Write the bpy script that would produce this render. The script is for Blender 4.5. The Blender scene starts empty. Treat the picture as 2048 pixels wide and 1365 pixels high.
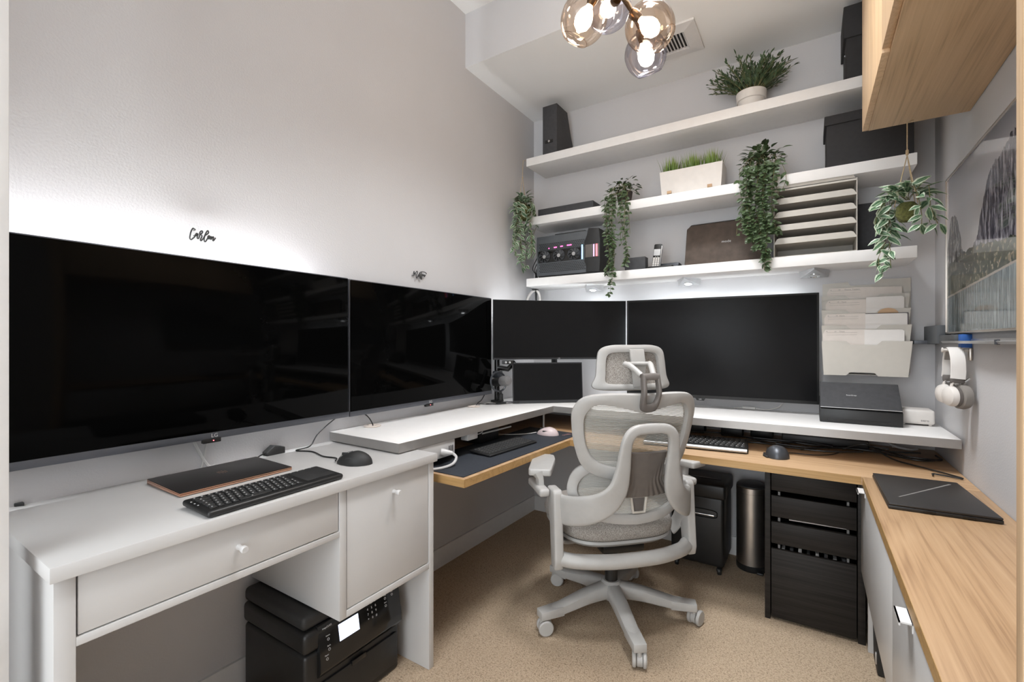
import bpy, bmesh, math, random
from mathutils import Vector, Matrix, noise
random.seed(7)
scene = bpy.context.scene
COL = scene.collection
PI = math.pi
R = math.radians

# ------------------------------------------------------------------ materials
def new_mat(name):
    m = bpy.data.materials.new(name); m.use_nodes = True
    nt = m.node_tree
    return m, nt, nt.nodes['Principled BSDF']

def link(nt, a, b): nt.links.new(a, b)

def objcoord(nt, scale=(1, 1, 1), rot=(0, 0, 0)):
    tc = nt.nodes.new('ShaderNodeTexCoord'); mp = nt.nodes.new('ShaderNodeMapping')
    mp.inputs['Scale'].default_value = scale; mp.inputs['Rotation'].default_value = rot
    link(nt, tc.outputs['Object'], mp.inputs['Vector'])
    return mp.outputs['Vector']

def noise_tex(nt, vec, scale, detail=3, rough=.5, dist=0):
    n = nt.nodes.new('ShaderNodeTexNoise')
    n.inputs['Scale'].default_value = scale; n.inputs['Detail'].default_value = detail
    n.inputs['Roughness'].default_value = rough; n.inputs['Distortion'].default_value = dist
    link(nt, vec, n.inputs['Vector'])
    return n.outputs['Fac']

def ramp(nt, fac, stops):
    r = nt.nodes.new('ShaderNodeValToRGB'); el = r.color_ramp.elements
    while len(el) < len(stops): el.new(.5)
    for e, (p, c) in zip(el, stops):
        e.position = p; e.color = (*c, 1) if len(c) == 3 else c
    link(nt, fac, r.inputs['Fac'])
    return r.outputs['Color']

def bump(nt, b, h, strength, dist=.002):
    n = nt.nodes.new('ShaderNodeBump'); n.inputs['Strength'].default_value = strength
    n.inputs['Distance'].default_value = dist
    link(nt, h, n.inputs['Height']); link(nt, n.outputs['Normal'], b.inputs['Normal'])

def plain(name, col, rough=.5, metal=0, spec=.5, var=.06, vscale=30, bmp=0, bscale=300, coat=0):
    m, nt, b = new_mat(name)
    b.inputs['Roughness'].default_value = rough; b.inputs['Metallic'].default_value = metal
    b.inputs['Specular IOR Level'].default_value = spec
    b.inputs['Coat Weight'].default_value = coat
    v = objcoord(nt)
    f = noise_tex(nt, v, vscale, 3)
    lo = tuple(c*(1-var) for c in col); hi = tuple(min(1, c*(1+var)) for c in col)
    link(nt, ramp(nt, f, [(.3, lo), (.7, hi)]), b.inputs['Base Color'])
    if bmp:
        bump(nt, b, noise_tex(nt, v, bscale, 2), bmp)
    return m

def emit(name, col, strength):
    m, nt, b = new_mat(name)
    b.inputs['Base Color'].default_value = (*col, 1)
    b.inputs['Emission Color'].default_value = (*col, 1)
    b.inputs['Emission Strength'].default_value = strength
    return m

def wood(name, axis, dark, mid, light, rough=.45, scale=1.0):
    m, nt, b = new_mat(name)
    s = [11.0, 11.0, 11.0]; s['xyz'.index(axis)] = .75
    v = objcoord(nt, tuple(k*scale for k in s))
    n1 = nt.nodes.new('ShaderNodeTexNoise'); n1.inputs['Scale'].default_value = .7; n1.inputs['Detail'].default_value = 1.5
    link(nt, v, n1.inputs['Vector'])
    mul = nt.nodes.new('ShaderNodeMath'); mul.operation = 'MULTIPLY'; mul.inputs[1].default_value = 22
    link(nt, n1.outputs['Fac'], mul.inputs[0])
    fr = nt.nodes.new('ShaderNodeMath'); fr.operation = 'PINGPONG'; fr.inputs[1].default_value = 1; link(nt, mul.outputs[0], fr.inputs[0])
    s2 = [190.0]*3; s2['xyz'.index(axis)] = 3.5
    v2 = objcoord(nt, tuple(k*scale for k in s2))
    n2 = noise_tex(nt, v2, 1.0, 4, .6)
    mx = nt.nodes.new('ShaderNodeMath'); mx.operation = 'MULTIPLY_ADD'
    link(nt, fr.outputs[0], mx.inputs[0]); mx.inputs[1].default_value = .26; link(nt, n2, mx.inputs[2])
    c = ramp(nt, mx.outputs[0], [(.32, dark), (.6, mid), (.95, light)])
    link(nt, c, b.inputs['Base Color'])
    b.inputs['Roughness'].default_value = rough
    bump(nt, b, n2, .15, .0006)
    return m

M = {}
M['wall'] = plain('wall_paint', (.60, .59, .595), .7, spec=.25, var=.015, vscale=3, bmp=.25, bscale=170)
M['ceil'] = plain('ceiling_paint', (.88, .885, .88), .8, spec=.2, var=.01, vscale=3, bmp=.1, bscale=150)
M['trim'] = plain('trim_paint', (.72, .71, .70), .4, var=.02)
M['white'] = plain('white_laminate', (.575, .565, .555), .33, var=.015, vscale=12)
M['shelf'] = plain('shelf_white', (.87, .85, .83), .4, var=.015)
M['edge'] = plain('foil_edge', (.36, .345, .33), .38, metal=.6, var=.05, vscale=10)
M['oak'] = wood('oak_grain_y', 'y', (.27, .155, .078), (.405, .252, .135), (.47, .305, .172))
M['oakx'] = wood('oak_grain_x', 'x', (.31, .185, .095), (.46, .295, .165), (.53, .35, .205))
M['pcgrey'] = plain('computer_grey', (.085, .092, .10), .5, var=.05)
M['lensoff'] = plain('frosted_lens', (.60, .60, .60), .3)
M['lidblack'] = plain('anodised_black', (.020, .018, .0175), .42, var=.05)
M['oakz'] = wood('oak_grain_z', 'z', (.50, .33, .18), (.66, .45, .265), (.74, .53, .33))
M['oakcab'] = wood('oak_cabinet', 'y', (.42, .27, .145), (.60, .41, .235), (.68, .48, .29), scale=.8)
M['oakedge'] = wood('oak_edge', 'x', (.30, .17, .06), (.42, .25, .095), (.48, .30, .125))
M['bbrown'] = wood('black_brown', 'x', (.012, .010, .009), (.020, .017, .015), (.03, .026, .023), rough=.5)
M['carton'] = plain('black_cardboard', (.022, .021, .022), .8, var=.12, vscale=60, bmp=.2)
M['cartonlt'] = plain('charcoal_cardboard', (.045, .045, .048), .75, var=.12, vscale=60, bmp=.2)
M['black'] = plain('black_plastic', (.012, .012, .012), .42, var=.15, vscale=40)
M['blackm'] = plain('matte_black', (.02, .02, .02), .6, var=.15, bmp=.1)
M['gloss'] = plain('gloss_black', (.010, .010, .010), .12, var=.1)
M['slate'] = plain('slate_metal', (.075, .08, .09), .4, metal=.6, var=.08)
M['tvscreen'] = plain('tv_glass', (.0016, .0016, .0016), .06, spec=.05, var=.02)
M['monscreen'] = plain('matte_screen', (.009, .009, .0095), .36, spec=.13, var=.05)
M['bezel'] = plain('dark_bezel', (.03, .031, .034), .45, var=.05)
M['tvbezel'] = plain('grey_bezel', (.10, .105, .12), .35, metal=.5, var=.05)
M['chair'] = plain('grey_nylon', (.43, .418, .40), .42, var=.03, bmp=.05)
M['chairdk'] = plain('taupe_nylon', (.13, .115, .105), .45, var=.08)
M['chrome'] = plain('chrome', (.7, .7, .7), .12, metal=1, var=.02)
M['steel'] = plain('brushed_steel', (.62, .57, .52), .34, metal=1, var=.06, vscale=12)
M['alu'] = plain('satin_aluminium', (.55, .55, .55), .35, metal=.8, var=.05)
M['paper'] = plain('white_paper', (.72, .69, .66), .85, var=.02)
M['manila'] = plain('cream_folder', (.66, .60, .55), .85, var=.03)
M['rackmetal'] = plain('cream_metal', (.55, .515, .46), .5, var=.02)
M['twine'] = plain('jute_twine', (.48, .36, .22), .9, var=.2, vscale=300)
M['pot'] = plain('white_ceramic', (.72, .68, .64), .45, var=.03)
M['darkpot'] = plain('dark_pot', (.05, .04, .035), .7)
M['moss'] = plain('moss', (.10, .105, .03), .95, var=.4, vscale=120, bmp=.6, bscale=200)
M['soil'] = plain('soil', (.04, .03, .02), .95, var=.4, vscale=100, bmp=.5)
M['stem'] = plain('green_stem', (.16, .15, .06), .7, var=.2)
M['pink'] = plain('pink_plastic', (.60, .49, .485), .4, var=.04)
M['mousepad'] = plain('navy_mat', (.022, .026, .034), .85, var=.15, vscale=80, bmp=.3, bscale=500)
M['lens'] = plain('lens_glass', (.003, .003, .003), .03)
M['brass'] = plain('dark_bronze', (.10, .06, .03), .3, metal=1, var=.1)
M['rose'] = plain('copper_trim', (.80, .47, .33), .22, metal=1, var=.04)
M['mark'] = plain('light_marking', (.55, .55, .55), .5, var=.02)
M['markdim'] = plain('grey_marking', (.20, .19, .18), .5, var=.02)
M['ink'] = plain('pen_ink', (.06, .05, .06), .8)
M['sign'] = plain('charcoal_sign', (.03, .03, .03), .6)
M['leather'] = plain('brown_canvas', (.085, .062, .048), .75, var=.2, vscale=25, bmp=.2)
M['blue'] = plain('blue_card', (.03, .13, .45), .6)
M['redmark'] = plain('pink_print', (.35, .17, .16), .7)
M['grommet'] = plain('cream_grommet', (.70, .62, .56), .5)
M['greyfoam'] = plain('grey_foam', (.16, .155, .155), .95, var=.15, vscale=200, bmp=.5, bscale=400)
M['cushion'] = plain('taupe_leatherette', (.24, .22, .20), .7, var=.05)
M['warmwhite'] = emit('warm_bulb', (1, .86, .69), 16)
M['led'] = emit('white_led_tape', (.94, .97, 1), 345)
M['ledb'] = emit('white_led_tape_desk', (.92, .97, 1), 15)
M['puck'] = emit('spot_lens', (.95, .97, 1), 14)
M['lcd'] = emit('lcd_blue', (.62, .70, .92), 1.3)
M['redled'] = emit('red_led', (1, .10, .12), 3)
M['rgbpink'] = emit('rgb_pink', (1, .10, .42), 2.2)
M['rgbred'] = emit('rgb_red', (1, .12, .15), 1.8)
M['rgbblue'] = emit('rgb_blue', (.25, .55, 1), 1.6)
M['rgbviolet'] = emit('rgb_violet', (.75, .3, .9), 1.4)

M['bbrown'].node_tree.nodes['Principled BSDF'].inputs['Specular IOR Level'].default_value = .2
def mk_carpet():
    m, nt, b = new_mat('beige_carpet')
    v = objcoord(nt)
    vo = nt.nodes.new('ShaderNodeTexVoronoi'); vo.inputs['Scale'].default_value = 230
    link(nt, v, vo.inputs['Vector'])
    n = noise_tex(nt, v, 170, 4, .7)
    mx = nt.nodes.new('ShaderNodeMath'); mx.operation = 'MULTIPLY_ADD'
    link(nt, vo.outputs['Distance'], mx.inputs[0]); mx.inputs[1].default_value = -.35; link(nt, n, mx.inputs[2])
    link(nt, ramp(nt, mx.outputs[0], [(.05, (.26, .19, .13)), (.32, (.50, .38, .265)), (.6, (.62, .49, .355))]), b.inputs['Base Color'])
    b.inputs['Roughness'].default_value = 1; b.inputs['Specular IOR Level'].default_value = .1
    bump(nt, b, mx.outputs[0], .9, .006)
    return m
M['carpet'] = mk_carpet()

def mk_fabric():
    m, nt, b = new_mat('melange_fabric')
    v = objcoord(nt)
    f = noise_tex(nt, v, 420, 3, .7)
    link(nt, ramp(nt, f, [(.38, (.16, .14, .125)), (.5, (.33, .30, .27)), (.62, (.50, .47, .43))]), b.inputs['Base Color'])
    b.inputs['Roughness'].default_value = .95
    bump(nt, b, f, .5, .002)
    return m
M['fabric'] = mk_fabric()

def mk_mesh():
    m, nt, b = new_mat('chair_mesh')
    v = objcoord(nt)
    sp = nt.nodes.new('ShaderNodeSeparateXYZ'); link(nt, v, sp.inputs[0])
    def wave(sock, k):
        mu = nt.nodes.new('ShaderNodeMath'); mu.operation = 'MULTIPLY'; mu.inputs[1].default_value = k; link(nt, sock, mu.inputs[0])
        si = nt.nodes.new('ShaderNodeMath'); si.operation = 'SINE'; link(nt, mu.outputs[0], si.inputs[0])
        return si.outputs[0]
    w1 = wave(sp.outputs['Z'], 2*PI/.0052)
    gt = nt.nodes.new('ShaderNodeMath'); gt.operation = 'GREATER_THAN'; gt.inputs[1].default_value = .42; link(nt, w1, gt.inputs[0])
    tr = nt.nodes.new('ShaderNodeBsdfTransparent')
    mix = nt.nodes.new('ShaderNodeMixShader')
    mu = nt.nodes.new('ShaderNodeMath'); mu.operation = 'MULTIPLY_ADD'; mu.inputs[1].default_value = .62; mu.inputs[2].default_value = .14
    link(nt, gt.outputs[0], mu.inputs[0])
    link(nt, mu.outputs[0], mix.inputs['Fac'])
    b.inputs['Base Color'].default_value = (.50, .49, .45, 1); b.inputs['Roughness'].default_value = .7
    link(nt, b.outputs[0], mix.inputs[1]); link(nt, tr.outputs[0], mix.inputs[2])
    link(nt, mix.outputs[0], nt.nodes['Material Output'].inputs['Surface'])
    return m
M['mesh'] = mk_mesh()

def mk_smoke(name, tint, amount):
    m, nt, b = new_mat(name)
    tr = nt.nodes.new('ShaderNodeBsdfTransparent'); gl = nt.nodes.new('ShaderNodeBsdfGlossy')
    gl.inputs['Roughness'].default_value = .02; gl.inputs['Color'].default_value = (.9, .9, .9, 1)
    lw = nt.nodes.new('ShaderNodeLayerWeight'); lw.inputs['Blend'].default_value = .32
    tc = ramp(nt, lw.outputs['Facing'], [(0, tint), (.75, tuple(c*amount for c in tint)), (1, tuple(c*.66 for c in tint))])
    link(nt, tc, tr.inputs['Color'])
    mix = nt.nodes.new('ShaderNodeMixShader')
    mu = nt.nodes.new('ShaderNodeMath'); mu.operation = 'MULTIPLY_ADD'; mu.inputs[1].default_value = .35; mu.inputs[2].default_value = .045
    link(nt, lw.outputs['Fresnel'], mu.inputs[0]); link(nt, mu.outputs[0], mix.inputs['Fac'])
    link(nt, tr.outputs[0], mix.inputs[1]); link(nt, gl.outputs[0], mix.inputs[2])
    link(nt, mix.outputs[0], nt.nodes['Material Output'].inputs['Surface'])
    return m
M['amber'] = mk_smoke('amber_smoked_glass', (.92, .83, .75), .88)
M['smoke'] = mk_smoke('grey_smoked_glass', (.82, .81, .86), .86)

def mk_leaf(name, stops, rough=.5):
    m, nt, b = new_mat(name)
    at = nt.nodes.new('ShaderNodeAttribute'); at.attribute_name = 'k'
    n = noise_tex(nt, objcoord(nt), 35, 2)
    ad = nt.nodes.new('ShaderNodeMath'); ad.operation = 'MULTIPLY_ADD'; ad.inputs[1].default_value = .25; ad.inputs[2].default_value = -.12
    link(nt, n, ad.inputs[0])
    sm = nt.nodes.new('ShaderNodeMath'); sm.operation = 'ADD'; link(nt, at.outputs['Fac'], sm.inputs[0]); link(nt, ad.outputs[0], sm.inputs[1])
    link(nt, ramp(nt, sm.outputs[0], stops), b.inputs['Base Color'])
    b.inputs['Roughness'].default_value = rough
    return m
M['vleaf'] = mk_leaf('variegated_leaf', [(0, (.30, .40, .22)), (.12, (.055, .13, .06)), (.5, (.06, .13, .07)), (.7, (.42, .50, .36)), (1, (.60, .64, .50))])
M['ivy'] = mk_leaf('ivy_leaf', [(0, (.10, .16, .055)), (.3, (.030, .056, .024)), (1, (.085, .12, .055))], .42)
M['shrub'] = mk_leaf('shrub_leaf', [(0, (.03, .055, .025)), (.5, (.05, .09, .04)), (1, (.11, .16, .075))], .5)
M['grass'] = mk_leaf('grass_blade', [(0, (.04, .07, .01)), (.5, (.13, .22, .03)), (1, (.28, .36, .08))], .5)

def mk_art():
    m, nt, b = new_mat('mountain_lake_print')
    tc = nt.nodes.new('ShaderNodeTexCoord'); sp = nt.nodes.new('ShaderNodeSeparateXYZ')
    link(nt, tc.outputs['Generated'], sp.inputs[0])
    Y, Z = sp.outputs['Y'], sp.outputs['Z']      # Y: 1 at the far end (corner side), Z up
    def math2(op, a, bb):
        n = nt.nodes.new('ShaderNodeMath'); n.operation = op
        for i, s in enumerate((a, bb)):
            if isinstance(s, (int, float)): n.inputs[i].default_value = s
            else: link(nt, s, n.inputs[i])
        return n.outputs[0]
    def mixc(f, a, bb):
        n = nt.nodes.new('ShaderNodeMix'); n.data_type = 'RGBA'
        link(nt, f, n.inputs['Factor'])
        for k, s in ((6, a), (7, bb)):
            if isinstance(s, tuple): n.inputs[k].default_value = (*s, 1)
            else: link(nt, s, n.inputs[k])
        return n.outputs[2]
    def comb(y, z):
        c = nt.nodes.new('ShaderNodeCombineXYZ'); link(nt, y, c.inputs[1]); link(nt, z, c.inputs[2]); return c.outputs[0]
    def nz(sy, sz, det=5):
        return noise_tex(nt, comb(math2('MULTIPLY', Y, sy), math2('MULTIPLY', Z, sz)), 1, det, .62)
    def profile(points):
        fc = nt.nodes.new('ShaderNodeFloatCurve'); c = fc.mapping.curves[0]
        for i, (x, y) in enumerate(points):
            if i < 2: c.points[i].location = (x, y)
            else: c.points.new(x, y)
        fc.mapping.update(); link(nt, Y, fc.inputs['Value']); return fc.outputs[0]
    rough = math2('MULTIPLY', math2('SUBTRACT', nz(26, 0, 4), .5), .10)
    sky = ramp(nt, Z, [(.55, (.62, .60, .60)), (.78, (.50, .49, .52)), (1, (.25, .25, .28))])
    rock = ramp(nt, nz(60, 9, 6), [(.38, (.03, .028, .04)), (.5, (.15, .145, .175)), (.62, (.42, .405, .44))])
    cliff = profile([(0, .86), (.30, .90), (.42, .84), (.52, .80), (.60, .62), (.68, .47), (1, .44)])
    f1 = math2('LESS_THAN', math2('SUBTRACT', Z, math2('ADD', cliff, rough)), 0)
    c = mixc(f1, sky, rock)
    peak = profile([(0, .30), (.76, .42), (.82, .58), (.88, .72), (.92, .74), (.97, .62), (1, .50)])
    f2 = math2('LESS_THAN', math2('SUBTRACT', Z, math2('ADD', peak, rough)), 0)
    c = mixc(f2, c, ramp(nt, nz(70, 12, 6), [(.40, (.025, .025, .03)), (.5, (.13, .13, .13)), (.60, (.42, .41, .39))]))
    tre = profile([(0, .40), (.4, .42), (.7, .47), (1, .43)])
    f3 = math2('LESS_THAN', math2('SUBTRACT', Z, math2('ADD', tre, math2('MULTIPLY', rough, .6))), 0)
    c = mixc(f3, c, ramp(nt, nz(45, 26, 5), [(.40, (.012, .018, .014)), (.5, (.05, .07, .045)), (.62, (.24, .20, .14))]))
    shore = math2('ADD', math2('MULTIPLY', math2('SUBTRACT', 1, Y), .10), .235)
    f4 = math2('LESS_THAN', math2('SUBTRACT', Z, math2('ADD', shore, math2('MULTIPLY', rough, .12))), 0)
    c = mixc(f4, c, (.36, .32, .28))
    f5 = math2('LESS_THAN', math2('SUBTRACT', Z, math2('SUBTRACT', shore, .012)), 0)
    water = ramp(nt, nz(85, 5, 4), [(.32, (.07, .10, .105)), (.52, (.16, .19, .195)), (.7, (.33, .37, .38))])
    c = mixc(f5, c, water)
    link(nt, c, b.inputs['Base Color'])
    b.inputs['Roughness'].default_value = .06; b.inputs['Specular IOR Level'].default_value = .7
    return m
M['art'] = mk_art()

# ------------------------------------------------------------------ mesh builder
def catmull(pts, n=6, closed=False):
    P = [Vector(p) for p in pts]; out = []
    L = len(P)
    rng = range(L) if closed else range(L-1)
    for i in rng:
        if closed: a, b, c, d = P[(i-1) % L], P[i], P[(i+1) % L], P[(i+2) % L]
        else: a, b, c, d = P[max(i-1, 0)], P[i], P[i+1], P[min(i+2, L-1)]
        for k in range(n):
            t = k/n
            out.append(.5*((2*b)+(c-a)*t+(2*a-5*b+4*c-d)*t*t+(3*b-a-3*c+d)*t**3))
    if not closed: out.append(P[-1])
    return out

class MB:
    def __init__(s, mtx=None): s.v = []; s.f = []; s.k = {}; s.mi = []; s.cur = 0; s.m = mtx or Matrix()
    def use(s, i): s.cur = i; return s
    def add(s, V, F, k=None):
        o = len(s.v)
        for i, p in enumerate(V):
            s.v.append(s.m @ Vector(p))
            if k is not None: s.k[o+i] = k[i]
        for f in F: s.f.append([o+i for i in f]); s.mi.append(s.cur)
        return s
    def _bm(s, bm):
        bm.verts.index_update()
        s.add([v.co.copy() for v in bm.verts], [[v.index for v in f.verts] for f in bm.faces]); bm.free(); return s
    def box(s, lo, hi, bev=.0, seg=2, mtx=None):
        bm = bmesh.new(); bmesh.ops.create_cube(bm, size=1)
        c = [(a+b)/2 for a, b in zip(lo, hi)]; d = [abs(b-a) for a, b in zip(lo, hi)]
        for v in bm.verts: v.co = Vector((v.co.x*d[0], v.co.y*d[1], v.co.z*d[2]))
        if bev: bmesh.ops.bevel(bm, geom=list(bm.edges), offset=min(bev, min(d)*.45), segments=seg, profile=.5, affect='EDGES')
        for v in bm.verts:
            p = v.co + Vector(c); v.co = mtx @ p if mtx else p
        return s._bm(bm)
    def rbox(s, c, d, rz=0, bev=0, tilt=None, seg=2):
        """box of size d centred at c turned about z (and tilted first)"""
        m = Matrix.Translation(c) @ Matrix.Rotation(rz, 4, 'Z')
        if tilt: m = m @ Matrix.Rotation(tilt[1], 4, tilt[0])
        h = [x/2 for x in d]
        return s.box([-x for x in h], h, bev, seg, m)
    def tube(s, pts, r, n=8, closed=False, flat=None):
        P = [Vector(p) for p in pts]; L = len(P); V = []; F = []
        rr = r if isinstance(r, (list, tuple)) else [r]*L
        up = None
        for i in range(L):
            if closed: t = P[(i+1) % L]-P[i-1]
            else: t = P[min(i+1, L-1)]-P[max(i-1, 0)]
            if t.length < 1e-9: t = Vector((0, 0, 1))
            t.normalize()
            if up is None:
                up = Vector((0, 0, 1)) if abs(t.z) < .9 else Vector((1, 0, 0))
            up = (up - t*up.dot(t))
            if up.length < 1e-6: up = t.orthogonal()
            up.normalize(); sd = t.cross(up)
            for j in range(n):
                a = 2*PI*j/n
                V.append(P[i]+rr[i]*(math.cos(a)*up+math.sin(a)*sd))
        m = L if closed else L-1
        for i in range(m):
            for j in range(n):
                F.append([i*n+j, i*n+(j+1) % n, ((i+1) % L)*n+(j+1) % n, ((i+1) % L)*n+j])
        if not closed: F.append(list(range(n))[::-1]); F.append([(L-1)*n+j for j in range(n)])
        return s.add(V, F)
    def ribbon(s, pts, hw, ht, wdir, n=12):
        """sweep with an elliptic section: hw along wdir(i), ht along the other"""
        P = [Vector(p) for p in pts]; L = len(P); V = []; F = []
        for i in range(L):
            t = (P[min(i+1, L-1)]-P[max(i-1, 0)]).normalized()
            w = Vector(wdir(i)); nrm = (w - t*w.dot(t)).normalized(); a = t.cross(nrm)
            for j in range(n):
                an = 2*PI*j/n; ca, sa = math.cos(an), math.sin(an)
                ca = math.copysign(abs(ca)**.55, ca); sa = math.copysign(abs(sa)**.55, sa)
                V.append(P[i]+a*hw[i]*ca+nrm*ht[i]*sa)
        for i in range(L-1):
            for j in range(n): F.append([i*n+j, i*n+(j+1) % n, (i+1)*n+(j+1) % n, (i+1)*n+j])
        F.append(list(range(n))[::-1]); F.append([(L-1)*n+j for j in range(n)])
        return s.add(V, F)
    def lathe(s, prof, c=(0, 0, 0), axis=(0, 0, 1), n=28, closed=False):
        ax = Vector(axis).normalized(); u = ax.orthogonal().normalized(); w = ax.cross(u); C = Vector(c)
        V = []; F = []; L = len(prof)
        for (r, h) in prof:
            for j in range(n):
                a = 2*PI*j/n; V.append(C+ax*h+u*r*math.cos(a)+w*r*math.sin(a))
        m = L if closed else L-1
        for i in range(m):
            i2 = (i+1) % L
            for j in range(n): F.append([i*n+j, i*n+(j+1) % n, i2*n+(j+1) % n, i2*n+j])
        if not closed:
            if prof[0][0] > 1e-6: F.append(list(range(n))[::-1])
            if prof[-1][0] > 1e-6: F.append([(L-1)*n+j for j in range(n)])
        return s.add(V, F)
    def cyl(s, a, b, r, n=20):
        a, b = Vector(a), Vector(b)
        return s.lathe([(r, 0), (r, (b-a).length)], a, b-a, n)
    def prism(s, poly, fn, bev=0, seg=2):
        """poly: 2-D points; fn(p, q, t) -> 3-D at t = 0 and 1"""
        bm = bmesh.new(); n = len(poly)
        A = [bm.verts.new(fn(p, q, 0)) for p, q in poly]; B = [bm.verts.new(fn(p, q, 1)) for p, q in poly]
        bm.faces.new(A[::-1]); bm.faces.new(B)
        for i in range(n): bm.faces.new([A[i], A[(i+1) % n], B[(i+1) % n], B[i]])
        bmesh.ops.recalc_face_normals(bm, faces=list(bm.faces))
        if bev: bmesh.ops.bevel(bm, geom=list(bm.edges), offset=bev, segments=seg, profile=.5, affect='EDGES', clamp_overlap=True)
        return s._bm(bm)
    def grid(s, fn, nu, nv, k=None):
        V = [fn(i/nu, j/nv) for j in range(nv+1) for i in range(nu+1)]
        F = [[j*(nu+1)+i, j*(nu+1)+i+1, (j+1)*(nu+1)+i+1, (j+1)*(nu+1)+i] for j in range(nv) for i in range(nu)]
        return s.add(V, F)
    def ring(s, outer, inner, fn, ht, n=10):
        """closed frame between two 2-D loops of equal count, rounded section, fn(u,z) -> (point, normal)"""
        L = len(outer); V = []; F = []
        for (ou, oz), (iu, iz) in zip(outer, inner):
            for j in range(n):
                a = 2*PI*j/n; ca, sa = math.cos(a), math.sin(a)
                ca = math.copysign(abs(ca)**.6, ca); sa = math.copysign(abs(sa)**.6, sa)
                f = .5+.5*ca
                u = iu+(ou-iu)*f; z = iz+(oz-iz)*f
                p, nr = fn(u, z); V.append(Vector(p)+Vector(nr)*ht*sa)
        for i in range(L):
            for j in range(n):
                F.append([i*n+j, i*n+(j+1) % n, ((i+1) % L)*n+(j+1) % n, ((i+1) % L)*n+j])
        return s.add(V, F)
    def fan(s, loop, fn, rows=8, off=0):
        """fill of a 2-D loop following fn, towards its middle"""
        L = len(loop); cu = sum(p[0] for p in loop)/L; cz = sum(p[1] for p in loop)/L
        V = []; F = []
        for r in range(rows):
            t = 1-r/rows
            for (u, z) in loop:
                p, nr = fn(cu+(u-cu)*t, cz+(z-cz)*t); V.append(Vector(p)+Vector(nr)*off)
        p, nr = fn(cu, cz); V.append(Vector(p)+Vector(nr)*off)
        for r in range(rows-1):
            for i in range(L): F.append([r*L+i, r*L+(i+1) % L, (r+1)*L+(i+1) % L, (r+1)*L+i])
        for i in range(L): F.append([(rows-1)*L+i, (rows-1)*L+(i+1) % L, len(V)-1])
        return s.add(V, F)
    def leaf(s, base, d, nrm, ln, wd, fold=.15, droop=.2):
        d = Vector(d).normalized(); nrm = Vector(nrm); nrm = (nrm-d*nrm.dot(d))
        nrm = nrm.normalized() if nrm.length > 1e-5 else d.orthogonal().normalized()
        sd = d.cross(nrm); B = Vector(base); V = []; K = []
        prof = [(0, .0), (.18, .55), (.42, 1), (.68, .78), (.88, .34), (1, 0)]
        for t, w in prof:
            c = B+d*ln*t-nrm*droop*ln*t*t
            e = nrm*fold*wd*w
            V += [c-sd*wd*.5*w+e, c, c+sd*wd*.5*w+e]
            K += [1, 0 if w else .6, 1]
            # middle strip between spine and edge keeps the leaf's own pattern crisp
        F = []
        for i in range(len(prof)-1):
            a = i*3; F += [[a, a+1, a+4, a+3], [a+1, a+2, a+5, a+4]]
        return s.add(V, F, K)
    def text(s, body, size, mtx, extrude=.0004, align='CENTER', sx=1):
        cu = bpy.data.curves.new('t', 'FONT'); cu.body = body; cu.size = size; cu.extrude = extrude
        cu.align_x = align; cu.align_y = 'CENTER'; cu.resolution_u = 3
        ob = bpy.data.objects.new('t', cu); COL.objects.link(ob)
        dg = bpy.context.evaluated_depsgraph_get(); dg.update()
        me = bpy.data.meshes.new_from_object(ob.evaluated_get(dg))
        s.add([mtx @ Vector((v.co.x*sx, v.co.y, v.co.z)) for v in me.vertices], [list(p.vertices) for p in me.polygons])
        bpy.data.objects.remove(ob); bpy.data.curves.remove(cu); bpy.data.meshes.remove(me)
        return s
    def build(s, name, mat, parent=None, smooth=40, label=None, recalc=True):
        inv = Matrix()
        if parent is not None:
            r = parent
            while r.parent: r = r.parent
            inv = r.matrix_basis.inverted()
        me = bpy.data.meshes.new(name)
        me.from_pydata([inv @ p for p in s.v], [], s.f); me.update()
        mats = mat if isinstance(mat, (list, tuple)) else [mat]
        for m in mats: me.materials.append(M[m] if isinstance(m, str) else m)
        if len(mats) > 1: me.polygons.foreach_set('material_index', s.mi)
        if s.k:
            at = me.attributes.new('k', 'FLOAT', 'POINT')
            at.data.foreach_set('value', [s.k.get(i, 0.) for i in range(len(s.v))])
        if recalc and not s.k:
            bm = bmesh.new(); bm.from_mesh(me); bmesh.ops.recalc_face_normals(bm, faces=list(bm.faces)); bm.to_mesh(me); bm.free()
        if smooth:
            me.polygons.foreach_set('use_smooth', [True]*len(me.polygons)); me.set_sharp_from_angle(angle=R(smooth))
        o = bpy.data.objects.new(name, me); COL.objects.link(o)
        if parent is not None: o.parent = parent
        if label: o['label'] = label
        return o

def tag(o, label, cat, group=None, kind=None):
    o['label'] = label; o['category'] = cat
    if group: o['group'] = group
    if kind: o['kind'] = kind
    return o
def thing(name, label, cat, loc=(0, 0, 0), rz=0, group=None):
    o = bpy.data.objects.new(name, None); COL.objects.link(o); o.empty_display_size = .05
    o.location = loc; o.rotation_euler = (0, 0, rz)
    o.matrix_basis = Matrix.Translation(loc) @ Matrix.Rotation(rz, 4, 'Z')
    return tag(o, label, cat, group)
def struct(name, mb, mat, label=None, cat=None, smooth=40):
    o = mb.build(name, mat, None, smooth); o['kind'] = 'structure'
    if label: o['label'] = label
    if cat: o['category'] = cat
    return o
def copy_tree(o, parent=None):
    c = o.copy(); COL.objects.link(c)
    if parent: c.parent = parent
    for ch in o.children: copy_tree(ch, c)
    return c
def bx(lo, hi, bev=.0, seg=2): return MB().box(lo, hi, bev, seg)

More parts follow.
